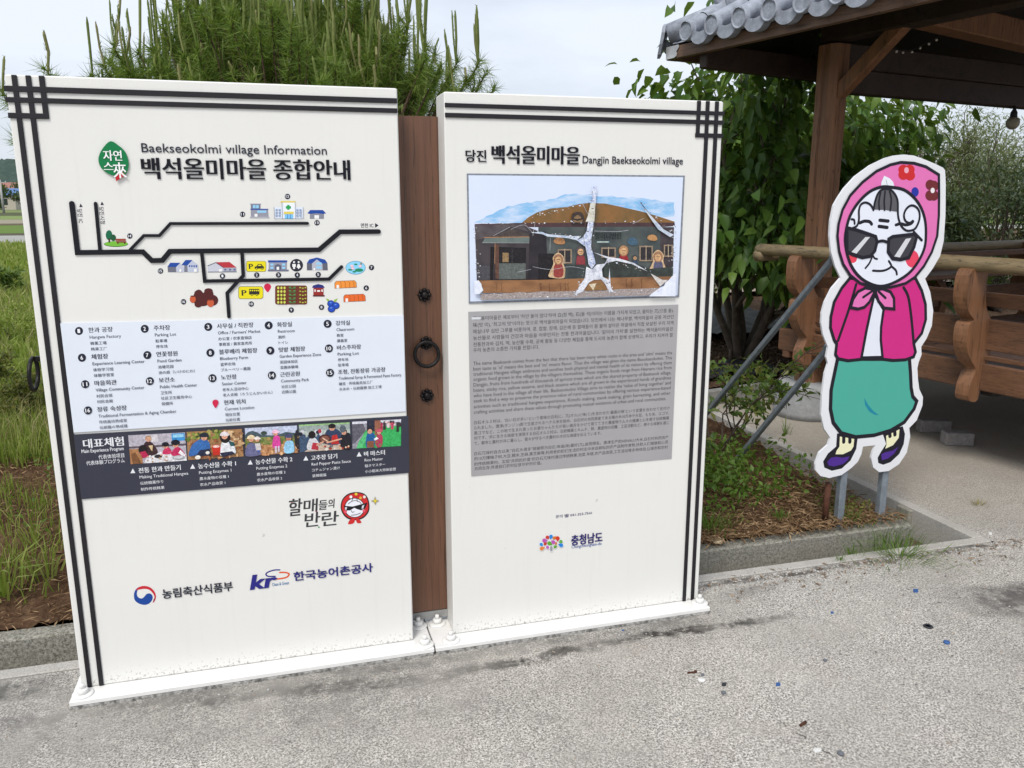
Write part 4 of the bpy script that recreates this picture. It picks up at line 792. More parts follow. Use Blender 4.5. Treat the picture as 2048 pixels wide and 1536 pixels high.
x, z = S(853, 708, .09); ring_handle(dr, (x, .088, z), .0445, 'y')
# ------------------------------------------------------------------ grandmother cutout sign
CY = .52
cut = thing("cutout_sign", "painted cutout of an old woman in pink headscarf and sunglasses on two steel posts", "cutout sign", (3.55, CY, .0))
r4 = lambda p: [(1536 + x / 4, 384 + y / 4) for x, y in p]
b4 = lambda p: [(1536 + x / 4, 768 + y / 4) for x, y in p]
z6 = lambda p: [(1640 + x / 4.954, 290 + y / 4.954) for x, y in p]
OUT = z6([(830, 94), (930, 104), (1050, 148), (1150, 190), (1222, 226), (1240, 252), (1246, 400), (1243, 700), (1226, 950), (1190, 1100), (1120, 1220), (1046, 1320)]) + \
    r4([(1256, 690), (1298, 800), (1322, 950), (1311, 1070), (1270, 1170), (1226, 1238), (1229, 1300), (1206, 1360), (1195, 1410), (1200, 1500)]) + \
    b4([(1210, 40), (1240, 105), (1236, 170), (1190, 290), (1130, 352), (1138, 420), (1110, 550), (1050, 640), (965, 696), (890, 705), (842, 668), (825, 590), (838, 540), (860, 490), (760, 500), (748, 560), (720, 620), (670, 670), (590, 728), (490, 752), (420, 736), (380, 690), (378, 640), (410, 550), (480, 488), (498, 430), (450, 360), (425, 250), (432, 80)]) + \
    r4([(455, 1450), (480, 1372), (466, 1320), (480, 1240), (440, 1140), (426, 1050), (430, 970), (455, 880), (510, 770), (582, 686), (540, 600), (505, 480), (492, 350), (500, 230)]) + \
    z6([(135, 600), (180, 520), (240, 430), (350, 310), (500, 200), (650, 128), (740, 103)])
bd = Art(CY); q = bd._p(OUT); b = MB(); b.prism(q, CY + .012, CY, lambda a, c, e: (a, e, c), simple("board_white", (.78, .79, .82), .35, ns=5, var=.03)); part(b, "board", cut)
BK = (28, 26, 38)
def art(name, fn, lay):
    a = Art(CY - .0003 - lay * .0022, .00009); a.rough = .35; fn(a); part(a, name, cut)
PINK, MAG, TEAL, VIO = (228, 118, 184), (208, 42, 132), (76, 171, 154), (78, 44, 142)
def f_skirt(a):
    P = r4([(560, 1320), (522, 1500)]) + b4([(505, 50), (500, 200), (522, 310), (585, 392), (700, 424), (850, 410), (980, 372), (1090, 306), (1168, 200), (1190, 138), (1158, 100), (1145, 30)]) + r4([(1140, 1450), (1130, 1320)])
    a.fill(P, TEAL); a.stroke(P, 7, BK, True); a.fill(b4([(770, 110), (776, 170), (810, 220), (850, 245), (888, 250), (842, 215), (800, 165)]), (26, 134, 158))
def f_legl(a):
    a.fill(b4([(552, 395), (545, 500), (480, 556), (441, 620), (450, 668), (510, 694), (590, 676), (660, 612), (706, 520), (720, 410)]), BK)
    a.fill(b4([(575, 420), (690, 440), (684, 500), (664, 532), (600, 562), (540, 562), (548, 535), (572, 500)]), (238, 236, 196))
    for X in (606, 655): a.stroke(b4([(X, 420), (X, 464)]), 6.5, BK)
    a.fill(b4([(474, 622), (505, 590), (545, 582), (600, 590), (652, 578), (640, 606), (600, 640), (530, 660), (484, 652)]), VIO)
def f_legr(a):
    a.fill(b4([(920, 405), (945, 480), (905, 540), (877, 590), (882, 632), (922, 646), (980, 625), (1050, 560), (1086, 480), (1096, 400), (1078, 338), (1000, 360)]), BK)
    a.fill(b4([(945, 415), (1052, 362), (1046, 430), (1000, 490), (938, 518), (948, 485)]), (238, 236, 196))
    for X, Y in ((972, 396), (1012, 384)): a.stroke(b4([(X, Y - 15), (X + 4, Y + 22)]), 6.5, BK)
    a.fill(b4([(905, 562), (940, 545), (1000, 532), (1044, 500), (1010, 556), (960, 596), (912, 610)]), VIO)
def f_jacket(a):
    P = r4([(655, 690), (590, 770), (530, 880), (503, 1000), (500, 1085), (530, 1185), (550, 1215), (540, 1300), (560, 1334), (640, 1350), (750, 1338), (920, 1338), (1000, 1348), (1100, 1342), (1165, 1318), (1180, 1280), (1166, 1212), (1230, 1130), (1262, 1020), (1260, 900), (1230, 790), (1180, 690)])
    a.fill(P, MAG); a.stroke(P, 5.8, BK, True)
    for c in ([(705, 740), (650, 930), (560, 1190)], [(1085, 765), (1122, 840), (1146, 1000), (1166, 1212)]): a.stroke(r4(c), 5.2, BK, smooth=True)
def f_blouse(a):
    P = r4([(852, 820), (925, 940), (905, 1080), (902, 1180), (916, 1322), (748, 1326), (790, 1100), (820, 960)]); a.fill(P, (228, 232, 244)); a.stroke(P, 5.2, BK, True)
def f_scarf(a):
    P = z6([(173, 900), (185, 780), (225, 640), (300, 500), (420, 370), (560, 260), (700, 195), (800, 172), (930, 180), (1050, 215), (1178, 295), (1180, 500), (1178, 700), (1162, 900), (1108, 1060), (1030, 1200), (940, 1310), (850, 1370), (700, 1410), (540, 1410), (400, 1370), (300, 1290), (230, 1180), (190, 1050)])
    a.fill(P, PINK)
    for X, Y in ((826, 245), (888, 245), (826, 296), (892, 302)): a.circ(z6([(X, Y)])[0], 10.2, (206, 40, 44))
    a.circ(z6([(857, 250)])[0], 4.6, (236, 170, 190), 6)
    for X, Y in ((1092, 395), (1128, 405), (1090, 500), (1128, 500)): a.circ(z6([(X, Y)])[0], 9.4, (112, 40, 44), 10.5)
    a.circ(z6([(1116, 450)])[0], 4.2, (236, 230, 232), 5.4); a.circ(z6([(942, 465)])[0], 7.4, (38, 50, 160), 9.6)
    a.fill(z6([(606, 420), (608, 370), (636, 304), (690, 330), (725, 365), (738, 415)]), (232, 236, 244)); a.stroke(z6([(655, 345), (668, 405)]), .7, (120, 120, 130))
    a.stroke(P, 5, BK, True)
def f_knot(a):
    for P, c in (([(852, 780), (780, 768), (720, 798), (680, 860), (662, 925), (720, 936), (770, 922), (812, 880), (850, 805)], [(838, 790), (762, 842)]), ([(868, 780), (920, 776), (980, 800), (1008, 850), (1010, 936), (930, 928), (885, 875), (862, 805)], [(885, 796), (940, 848)])):
        a.fill(r4(P), PINK); a.stroke(r4(P), 5.2, BK, True); a.stroke(r4(c), 4.4, BK)
FACE = z6([(250, 950), (262, 830), (300, 700), (380, 570), (490, 465), (600, 418), (700, 418), (830, 444), (930, 520), (1000, 620), (1040, 740), (1050, 880), (1035, 1020), (970, 1160), (880, 1270), (760, 1350), (640, 1395), (540, 1390), (420, 1330), (330, 1230), (275, 1100)])
def f_face(a):
    a.fill(FACE, (232, 236, 248), 3)
    a.circ(z6([(322, 1125)])[0], 9, (232, 70, 90)); a.circ(z6([(914, 1128)])[0], 13.5, (232, 70, 100), 17.5)
    for P, w_ in (([(395, 772), (440, 755), (490, 760), (512, 785)], 5.6), ([(592, 745), (676, 754)], 5.8), ([(584, 806), (666, 817)], 5.8), ([(752, 792), (800, 780), (850, 792), (900, 780), (922, 758)], 5), ([(516, 1082), (540, 1120), (566, 1130)], 3.4), ([(520, 1100), (490, 1170), (450, 1220)], 3.4),
                  ([(525, 1245), (600, 1248), (660, 1235), (706, 1200), (682, 1150)], 3.8), ([(706, 1200), (750, 1240), (762, 1282)], 3.8), ([(930, 862), (1008, 944)], 4.6)): a.stroke(z6(P), w_, BK, smooth=len(P) > 2)
    a.stroke(FACE, 5.4, BK, True, 3)
def f_hair(a):
    a.fill(z6([(535, 640), (546, 560), (576, 480), (620, 442), (690, 442), (740, 488), (768, 560), (768, 662), (700, 652), (640, 642)]), (92, 92, 96))
    for P in ([(600, 470), (584, 560), (588, 640)], [(645, 460), (636, 560), (640, 645)], [(690, 460), (706, 540), (690, 560), (698, 650)][:2] + [(696, 650)]): a.stroke(z6(P), 3.4, BK, smooth=True)
    for P, w_ in (([(530, 644), (546, 560), (576, 480), (622, 440), (690, 440), (742, 488), (770, 560), (774, 700), (800, 790), (840, 838), (885, 850), (945, 826), (984, 740), (984, 660), (950, 612), (900, 600), (852, 638), (832, 700), (850, 755), (890, 772), (918, 752)], 4), ([(530, 640), (500, 592), (450, 570), (405, 592), (386, 650), (386, 740), (366, 800), (325, 822)], 3.8), ([(312, 735), (338, 742), (344, 780)], 3.6)): a.stroke(z6(P), w_, BK, smooth=True)
def f_glass(a):
    for P, fl in (([(268, 822), (360, 842), (480, 882), (552, 908), (566, 960), (544, 1048), (500, 1102), (420, 1116), (340, 1090), (268, 1060)], [(312, 1060), (450, 912), (495, 912), (362, 1076)]), ([(682, 932), (722, 908), (930, 884), (960, 902), (932, 1010), (880, 1116), (800, 1136), (722, 1126), (676, 1058)], [(736, 1104), (850, 930), (905, 921), (792, 1114)])):
        a.fill(z6(P), (62, 62, 68)); a.fill(z6(fl), (214, 216, 220)); a.stroke(z6(P), 6, BK, True)
    a.stroke(z6([(562, 964), (616, 950), (676, 964)]), 5, BK, smooth=True)
art("leg", f_legl, 0); art("leg", f_legr, 0); art("skirt", f_skirt, .4); art("jacket", f_jacket, .8); art("blouse", f_blouse, 1.3); art("headscarf", f_scarf, 1.7); art("scarf_knot", f_knot, 2.1); art("face", f_face, 2.3); art("hair", f_hair, 2.9); art("sunglasses", f_glass, 3.3)
GALV = simple("galvanised_steel", (.24, .275, .315), .45, .35, 25, .2, .05, 60)
def ctube(a, c, name, r=.019):
    b = MB(); b.beam(a, c, r * 2, r * 2, GALV, .004); part(b, name, cut)
xl, xr = S(1676, 1050, CY + .033)[0], S(1758, 1042, CY + .033)[0]
ctube((xl, CY + .033, -.02), (xl, CY + .033, 1.55), "post"); ctube((xr, CY + .033, -.02), (xr, CY + .033, 1.55), "post")
for dx in (xl,):
    ctube((dx - .13, CY + .06, 1.377), (dx - .13, 2.08, -.02), "brace", .014); ctube((dx - .12, CY + .06, .935), (dx - .10, 1.50, -.02), "brace", .014)
b = MB(); b.beam((xl - .16, CY + .06, 1.37), (xr + .02, CY + .06, 1.37), .03, .03, GALV); part(b, "cross_bar", cut); b = MB(); b.beam((xl - .15, CY + .06, .93), (xr + .02, CY + .06, .93), .03, .03, GALV); part(b, "cross_bar", cut)
rp_ = thing("rusty_pipe", "short rusty pipe stub leaning beside the post of the cutout sign", "pipe", (xl - .09, .56, 0))
b = MB(); RUST = simple("rust", (.09, .035, .02), .85, .2, 30, .5, .4, 60); p0 = S(1650, 1038, .56); p1 = S(1657, 966, .56); b.tube([(p0[0], .56, p0[1] - .03), (p1[0], .56, p1[1])], .016, RUST, 10); part(b, "pipe", rp_)

# ------------------------------------------------------------------ ground and drain
def concrete(name, c1, c2, c3, s1=140, stains=True, lines=None):
    m, n, b, l = nodes(name); b.inputs['Roughness'].default_value = .88; b.inputs['Specular IOR Level'].default_value = .2
    f = noise(n, s1, 5, .75); g = noise(n, s1 * 2.6, 3, .7); big = noise(n, 1.6, 5, .6); med = noise(n, 9, 4, .6)
    a = ramp(n, [(.425, c1), (.5, c2), (.572, c3)]); l(math_(n, 'ADD', math_(n, 'MULTIPLY', f, .62), math_(n, 'MULTIPLY', g, .38)), a.inputs[0]); c = a.outputs[0]
    vo = nd(n, "ShaderNodeTexVoronoi", Scale=105); t = n.nodes.new("ShaderNodeTexCoord"); l(t.outputs['Object'], vo.inputs['Vector'])
    spk = ramp_out(n, vo.outputs['Distance'], .22, .12); sel = ramp_out(n, math_(n, 'FRACT', math_(n, 'MULTIPLY', sepx(n, vo.outputs['Color']), 7.3)), .55, .6)
    c = mixc(n, math_(n, 'MULTIPLY', math_(n, 'MULTIPLY', spk, sel), .55), c, mixc(n, sepx(n, vo.outputs['Color']), (.10, .10, .105), (.62, .60, .57)))
    c = mixc(n, math_(n, 'MULTIPLY', ramp_out(n, med, .5, .75), .28), c, tuple(x * .55 for x in c2))
    c = mixc(n, math_(n, 'MULTIPLY', ramp_out(n, big, .42, .68), .42), c, tuple(x * .62 for x in c2))
    c = mixc(n, math_(n, 'MULTIPLY', ramp_out(n, noise(n, 4.4, 5, .65), .52, .72), .16), c, (.46, .37, .31))
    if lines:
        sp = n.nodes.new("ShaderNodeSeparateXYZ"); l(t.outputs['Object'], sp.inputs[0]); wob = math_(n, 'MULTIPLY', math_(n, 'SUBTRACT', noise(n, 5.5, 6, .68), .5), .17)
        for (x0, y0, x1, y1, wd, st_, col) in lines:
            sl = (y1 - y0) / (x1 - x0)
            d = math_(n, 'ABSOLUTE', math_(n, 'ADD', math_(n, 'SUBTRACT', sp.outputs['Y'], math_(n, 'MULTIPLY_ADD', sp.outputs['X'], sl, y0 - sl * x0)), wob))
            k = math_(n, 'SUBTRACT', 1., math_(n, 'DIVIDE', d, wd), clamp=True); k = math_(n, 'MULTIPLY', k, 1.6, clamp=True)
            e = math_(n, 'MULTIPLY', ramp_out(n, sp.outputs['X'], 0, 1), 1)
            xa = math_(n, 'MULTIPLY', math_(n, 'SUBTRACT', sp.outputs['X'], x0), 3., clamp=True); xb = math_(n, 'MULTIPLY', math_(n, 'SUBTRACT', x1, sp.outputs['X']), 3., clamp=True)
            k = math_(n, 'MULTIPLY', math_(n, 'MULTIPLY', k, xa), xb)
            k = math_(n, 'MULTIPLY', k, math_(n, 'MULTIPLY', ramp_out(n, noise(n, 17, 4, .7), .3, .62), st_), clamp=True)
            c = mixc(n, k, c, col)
    c = mixc(n, math_(n, 'MULTIPLY', ramp_out(n, noise(n, 2.3, 6, .7), .47, .62), .32), c, mixc(n, noise(n, 200, 3, .7), tuple(x * .78 for x in c2), tuple(x * 1.35 for x in c2)))
    c = mixc(n, math_(n, 'MULTIPLY', ramp_out(n, noise(n, 13, 5, .7), .56, .68), .3), c, tuple(x * .5 for x in c2))
    if lines:   # trodden brown dust towards the pavilion
        du = math_(n, 'MULTIPLY', math_(n, 'MULTIPLY', math_(n, 'SUBTRACT', sp.outputs['Y'], .02), .75, clamp=True), math_(n, 'MULTIPLY', math_(n, 'SUBTRACT', sp.outputs['X'], 3.9), 3., clamp=True), clamp=True)
        c = mixc(n, math_(n, 'MULTIPLY', du, math_(n, 'ADD', math_(n, 'MULTIPLY', noise(n, 3.5, 5, .6), .5), .55), clamp=True), c, mixc(n, noise(n, 40, 5, .7), (.24, .205, .16), (.44, .39, .325)))
    l(c, b.inputs['Base Color'])
    h = math_(n, 'ADD', f, math_(n, 'MULTIPLY', spk, .5)); bump(n, b, h, .55, .006); return m
def sepx(n, col):
    s_ = n.nodes.new("ShaderNodeSeparateColor"); n.links.new(col, s_.inputs[0]); return s_.outputs[0]
p = [G(*q) for q in ((925, 1345), (1440, 1240), (330, 1430), (900, 1338), (1500, 1250), (1640, 1215), (1935, 1205), (2100, 1290))]
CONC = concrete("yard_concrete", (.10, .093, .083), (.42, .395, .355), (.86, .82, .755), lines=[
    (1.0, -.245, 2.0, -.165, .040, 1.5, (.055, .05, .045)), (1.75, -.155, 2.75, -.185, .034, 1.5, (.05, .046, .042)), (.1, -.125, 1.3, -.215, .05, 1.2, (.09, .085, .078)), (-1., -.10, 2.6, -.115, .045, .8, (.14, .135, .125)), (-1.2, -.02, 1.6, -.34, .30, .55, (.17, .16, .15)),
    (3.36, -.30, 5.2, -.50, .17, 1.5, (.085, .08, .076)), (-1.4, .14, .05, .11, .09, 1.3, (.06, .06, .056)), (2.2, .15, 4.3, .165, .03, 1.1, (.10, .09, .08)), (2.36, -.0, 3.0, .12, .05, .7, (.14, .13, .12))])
PADC = concrete("pad_concrete", (.25, .22, .185), (.37, .335, .285), (.47, .43, .375), 200)
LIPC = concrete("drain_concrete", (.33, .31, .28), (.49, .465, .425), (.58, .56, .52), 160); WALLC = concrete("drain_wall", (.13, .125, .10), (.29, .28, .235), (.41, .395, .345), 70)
ZG = -.03
def soil(name, c, s_=18):
    m, n, b, l = nodes(name); b.inputs['Roughness'].default_value = .95; b.inputs['Specular IOR Level'].default_value = .1
    f = noise(n, s_, 8, .7); g = noise(n, s_ * .2, 4); r = ramp(n, [(a_, tuple(c_)) for a_, c_ in c]); l(math_(n, 'ADD', math_(n, 'MULTIPLY', f, .7), math_(n, 'MULTIPLY', g, .3)), r.inputs[0])
    l(r.outputs[0], b.inputs['Base Color']); bump(n, b, f, .8, .03); return m
def soil_(nm): return soil(nm, [(.35, (.06, .045, .028)), (.55, (.14, .11, .075)), (.7, (.25, .21, .16))], 30)
b = MB(); b.add([(-60, -40, ZG), (60, -40, ZG), (60, .188, ZG), (-60, .188, ZG)], [(0, 1, 2, 3)], CONC); struct(b.build("concrete_yard"))
b = MB(); b.add([(4.105, .188, ZG), (60, .188, ZG), (60, 6, ZG), (4.105, 6, ZG)], [(0, 1, 2, 3)], CONC); struct(b.build("pavilion_pad"))
b = MB(); zf = -.205
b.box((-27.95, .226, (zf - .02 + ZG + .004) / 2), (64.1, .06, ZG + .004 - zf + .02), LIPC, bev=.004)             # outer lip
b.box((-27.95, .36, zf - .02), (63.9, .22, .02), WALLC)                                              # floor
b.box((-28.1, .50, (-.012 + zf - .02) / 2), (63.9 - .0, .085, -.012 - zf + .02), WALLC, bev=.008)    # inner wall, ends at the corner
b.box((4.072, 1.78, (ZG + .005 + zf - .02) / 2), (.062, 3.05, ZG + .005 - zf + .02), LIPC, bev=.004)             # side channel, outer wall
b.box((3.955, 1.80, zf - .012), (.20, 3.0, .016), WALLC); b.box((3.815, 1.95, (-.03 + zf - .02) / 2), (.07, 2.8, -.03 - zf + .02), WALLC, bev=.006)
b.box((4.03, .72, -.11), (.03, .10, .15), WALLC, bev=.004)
struct(b.build("drain_channel"))
SILT = soil_("drain_silt")
b = MB(); V = []
for i in range(60): x = -6 + i * .165; V += [(x, .258, zf + .006 + .012 * math.sin(i * .9)), (x, .456, zf + .020 + .014 * math.sin(i * 1.7 + 1))]
b.add(V, [(2 * i, 2 * i + 2, 2 * i + 3, 2 * i + 1) for i in range(59)], SILT, True); b.add([(3.86, .26, zf + .03), (4.04, .26, zf + .012), (4.04, 3.2, zf + .02), (3.86, 3.2, zf + .03)], [(0, 1, 2, 3)], SILT); struct(b.build("drain_silt"))
def grid(name, x0, x1, y0, y1, nx, ny, hf, m):
    X, Y = np.meshgrid(np.linspace(x0, x1, nx + 1), np.linspace(y0, y1, ny + 1)); Z = hf(X, Y)
    V = np.stack([X, Y, Z], -1).reshape(-1, 3); i = np.arange(nx * ny); r_ = i // nx; c_ = i % nx; k = r_ * (nx + 1) + c_
    F = np.stack([k, k + 1, k + nx + 2, k + nx + 1], 1).ravel(); return raw(name, V, F, m, np.full(nx * ny, 4), None, True)
def wob(X, Y, s_, seed=0):
    return np.sin(X * 1.7 * s_ + seed) * np.cos(Y * 1.3 * s_ + 2 * seed) + .5 * np.sin(X * 4.1 * s_ + Y * 2.7 * s_ + seed) + .3 * np.sin(Y * 7.3 * s_ - X * 5.1 * s_ + 1.3 * seed)
SOIL = soil("bed_soil", [(.3, (.035, .02, .012)), (.5, (.11, .062, .036)), (.66, (.20, .125, .075))], 26)
def bedh(X, Y): return .0 + .018 * wob(X, Y, 2.2) + np.clip(Y - .7, 0, 1) * .06 * (X > -9) + .01 * rng.normal(size=X.shape) - np.clip((X - 3.72) / .08, 0, 1) * .03
struct(grid("planting_bed", -6, 3.80, .535, 3.6, 300, 110, bedh, SOIL))
FIELD = soil("field_soil", [(.3, (.05, .04, .018)), (.45, (.10, .10, .03)), (.6, (.12, .15, .035)), (.72, (.19, .19, .07))], 5)
struct(grid("weed_field", -70, 3.8, 3.58, 33, 200, 90, lambda X, Y: .05 + .03 * wob(X, Y, .5) + .015 * rng.normal(size=X.shape), FIELD))
BARK = soil("bark_ground", [(.3, (.03, .018, .012)), (.5, (.10, .062, .04)), (.68, (.22, .16, .11))], 30)
struct(grid("garden_ground", 3.8, 40, 3.62, 34, 200, 160, lambda X, Y: -.0 + np.clip(Y - 3.6, 0, 3) * .05 + .04 * wob(X, Y, 1.1), BARK))
PATH = soil("pale_path", [(.3, (.36, .29, .23)), (.6, (.50, .42, .35))], 12)
b = MB(); b.add([(3.9, 8.2, .25), (16, 9.4, .25), (16, 12.6, .27), (3.9, 11.4, .27)], [(0, 1, 2, 3)], PATH); struct(b.build("garden_path"))
# black weed-control fabric
mt_ = simple("weed_fabric", (.016, .018, .022), .5, 0, 40, .3, .3, 90, .5)
for i_, (x0, x1, y0, y1, z0) in enumerate(((3.85, 5.3, 3.72, 4.25, .05), (4.5, 6.6, 5.2, 6.8, .12))):
    o = grid("weed_fabric", x0, x1, y0, y1, 40, 24, lambda X, Y: z0 + np.clip(Y - 3.6, 0, 3) * .05 + .035 * np.abs(wob(X, Y, 2.6, i_)), mt_); tag(o, ("black weed fabric wrinkled over the soil beside the barrel shaped stone", "black weed fabric spread around the trunks of the glossy tree")[i_], "weed fabric")
# far country behind the field
EARTH = soil("far_ground", [(.35, (.10, .11, .045)), (.6, (.17, .18, .08))], .05)
b = MB(); b.lathe([(.01, -.301), (400, -.3), (4000, -.3)], (0, 0, 0), EARTH, 64); o = b.build("ground"); struct(o)
for nm, y0, y1, c in (("farm_road", 33, 43, (.36, .36, .33)), ("paddy_field", 43.2, 46, (.10, .09, .06)), ("paddy_field", 46.2, 63, (.13, .20, .045)), ("paddy_field", 63.2, 68, (.12, .10, .06)), ("paddy_field", 68.2, 84, (.30, .27, .20)), ("paddy_field", 84.2, 108, (.20, .26, .09)), ("paddy_field", 108.5, 140, (.09, .10, .05)), ("paddy_field", 141, 215, (.19, .23, .09))):
    b = MB(); b.add([(-300, y0, .04), (120, y0, .04), (120, y1, .04), (-300, y1, .04)], [(0, 1, 2, 3)], soil("m_%s_%d" % (nm, y0), [(.3, tuple(x * .8 for x in c)), (.7, tuple(x * 1.15 for x in c))], .6)); struct(b.build(nm))
def hillh(X, Y):
    h = 30 * np.exp(-((Y - 640) / 120) ** 2) * (1 + .16 * np.sin(X * .011 + 1.) + .08 * np.sin(X * .037)); return h + (2.2 * np.abs(wob(X, Y, .13)) + 1.2 * rng.normal(size=X.shape)) * np.clip(h / 9, 0, 1) - 1.2
HILL = soil("hill_wood_hazy", [(.3, (.028, .05, .045)), (.5, (.055, .085, .07)), (.7, (.085, .125, .095))], .16)  # distance haze put into the bluish greens of the woodland
struct(grid("hill", -520, 500, 420, 900, 240, 90, hillh, HILL))
# houses, pole, greenhouse far away on the field edge
def far(u, d):
    r_ = _ray(u, 403); k = d / r_[1]; return CAM[0] + r_[0] * k, CAM[1] + d
RED = simple("roof_red", (.34, .16, .13), .7); BLU = simple("roof_blue", (.09, .19, .40), .5); CRE = simple("wall_cream", (.55, .5, .43), .8); GLZ = simple("poly_tunnel", (.5, .58, .64), .3); DGL = simple("dark_glass", (.03, .04, .05), .2)
def house(u, d, w_, dp, h, rh, roof, label):
    x, y = far(u, d); t = thing("farmhouse", label, "house", (x, y, 0), "far houses")
    b = MB(); b.box((x, y, h / 2), (w_, dp, h), CRE); part(b, "wall", t)
    b = MB(); b.prism([(-dp / 2 - .5, h), (dp / 2 + .5, h), (0, h + rh)], -w_ / 2 - .4, w_ / 2 + .4, lambda a_, z_, e: (x + e, y + a_, z_), roof); part(b, "roof", t)
    for k in (-.3, .05, .3): b = MB(); b.box((x + k * w_, y - dp / 2 - .02, h * .55), (w_ * .14, .06, h * .4), DGL); part(b, "window", t)
house(27, 300, 9, 7, 4.2, 3.4, RED, "far farmhouse with a red roof below the wooded hill"); house(-19, 200, 11, 7, 3.0, 1.4, BLU, "far shed with a bright blue roof beside the utility pole")
x, y = far(45, 270); t = thing("greenhouse", "long pale plastic greenhouse beyond the paddy fields", "greenhouse", (x, y, 0)); b = MB(); b.prism([(3.2 * math.cos(k * math.pi / 8), 3.0 * math.sin(k * math.pi / 8)) for k in range(9)], -14, 14, lambda a_, z_, e: (x + e, y + a_, z_), GLZ); part(b, "cover", t)
x, y = far(5, 135); t = thing("utility_pole", "pale concrete utility pole standing at the paddy edge", "utility pole", (x, y, 0)); b = MB(); b.tube([(x, y, 0), (x, y, 4.7)], [.17, .12], simple("pole_concrete", (.42, .42, .40), .8), 10); part(b, "pole", t); b = MB(); b.beam((x - .8, y, 4.3), (x + .8, y, 4.3), .09, .09, simple("pole_concrete", (.42, .42, .40))); b.ball((x - .7, y, 4.42), .08, GLZ); b.ball((x + .7, y, 4.42), .08, GLZ); part(b, "cross_arm", t)
HB = leafmat("far_leaf", (.04, .07, .03), (.075, .12, .045), (.11, .16, .06), .7, .2)
def bush(name, label, cat, c, rx, ry, rz, n, l_, m, group=None, z0=0., shell=.5, droop=.2, wr=.5, parts=True):
    """a crown of many leaves round a few clumps, with thin stems"""
    t = thing(name, label, cat, c, group); V = []
    nc = max(6, n // 120); cc = unit(nc, .3) * (rng.uniform(shell, .92, (nc, 1))); cc = cc * np.array([rx, ry, rz]) + np.array(c) + np.array([0, 0, z0])
    k = rng.integers(0, nc, n); P = cc[k] + unit(n) * rng.uniform(.05, .42, (n, 1)) * min(rx, ry, rz) * np.array([1, 1, .8])
    D = unit(n, .1) + (P - (np.array(c) + np.array([0, 0, z0 - .3 * rz]))) / max(rx, rz) * .7; N = unit(n, 1.2)
    V = leaves(P, D, N, rng.uniform(.7, 1.25, n) * l_, rng.uniform(.8, 1.2, n) * l_ * wr, droop); raw("foliage", V[0], V[1], m, V[2], t, True)
    b = MB(); BR = simple("twig_bark", (.06, .045, .035), .9)
    for q in cc[:26]: b.tube([(c[0] + rng.normal() * rx * .08, c[1] + rng.normal() * ry * .08, c[2] - .05), (np.array(c) + q) / 2 + rng.normal(size=3) * .05 * rx, q], [max(.004, .02 * rz), .012 * rz, .004 * rz], BR, 5)
    part(b, "stem", t); return t
for k, (u, d, r_) in enumerate(((-40, 190, 4), (8, 205, 3.4), (60, 190, 4.5), (100, 180, 4), (30, 260, 5))):
    x, y = far(u, d); bush("field_tree", ("round dark tree at the far paddy edge", "low dark tree behind the utility pole", "broad tree beside the far greenhouse", "round tree hidden behind the map board", "taller tree near the red roofed farmhouse")[k], "tree", (x, y, .0), r_ * 1.3, r_, r_ * .8, 700, .7, HB, "trees at the far field edge", r_ * .5)

# a hairline crack in the yard
pc = [G(*q) for q in ((1548, 1436), (1572, 1450), (1590, 1466), (1612, 1474), (1640, 1500), (1662, 1508), (1690, 1530), (1720, 1560))]; V = []
for i, (x, y) in enumerate(pc): k = .0025 + .002 * (i % 2); V += [(x, y - k, ZG + .0006), (x, y + k, ZG + .0006)]
b = MB(); b.add(V, [(2 * i, 2 * i + 2, 2 * i + 3, 2 * i + 1) for i in range(len(pc) - 1)], simple("crack_dark", (.09, .085, .08), .95)); struct(b.build("pavement_crack"))
# small things lying on the yard
def bit(name, label, cat, u, v, fn, group=None):
    x, y = G(u, v); b = MB(); fn(b, x, y, ZG); o = b.build(name, None, (x, y, ZG)); tag(o, label, cat, group)
PB = simple("blue_plastic", (.04, .11, .30), .5); BLK = simple("black_rubber", (.03, .033, .04), .6); WH = simple("white_chip", (.7, .7, .68), .6); GRS = simple("grey_pebble", (.13, .14, .16), .8, bmp=.3)
def cap_(b, x, y, z, r=.012): b.lathe([(r, 0), (r, .006), (r * .8, .008), (r * .5, .008), (r * .5, .004)], (x, y, z), PB, 14)
def shard(m, s_=.014):
    def f(b, x, y, z): b.prism([(x - s_, y - s_ * .4), (x + s_ * .2, y - s_ * .7), (x + s_, y + s_ * .3), (x - s_ * .2, y + s_ * .7)], z, z + s_ * .5, lambda a_, c_, e: (a_, c_, e), m)
    return f
def peb(m, r): return lambda b, x, y, z: b.ball((x, y, z + r * .45), r, m, 9, 5, .6)
bit("plastic_cap", "blue round plastic cap with a hole on bare concrete", "plastic cap", 1893, 1286, cap_, "blue plastic bits")  # small round plastic cap
bit("plastic_shard", "blue plastic shard closest to the drain lip on the concrete", "plastic shard", 1831, 1183, shard(PB, .016), "blue plastic bits"); bit("plastic_shard", "small blue plastic shard in the middle of the yard", "plastic shard", 1664, 1226, shard(PB, .009), "blue plastic bits")
bit("plastic_shard", "bent blue plastic shard near the black rubber piece", "plastic shard", 1556, 1370, shard(PB, .012), "blue plastic bits"); bit("plastic_shard", "tiny dark blue chip by the foot of the narrower board", "plastic shard", 1246, 1261, shard(PB, .006), "blue plastic bits")
bit("rubber_ring", "flattened black rubber ring lying on the concrete", "rubber ring", 1856, 1254, lambda b, x, y, z: b.lathe([(.010, .004), (.014, .001), (.019, .004), (.014, .008), (.010, .004)], (x, y, z), BLK, 16)); bit("rubber_piece", "square black rubber piece beside a dark pebble", "rubber piece", 1448, 1370, shard(BLK, .012))
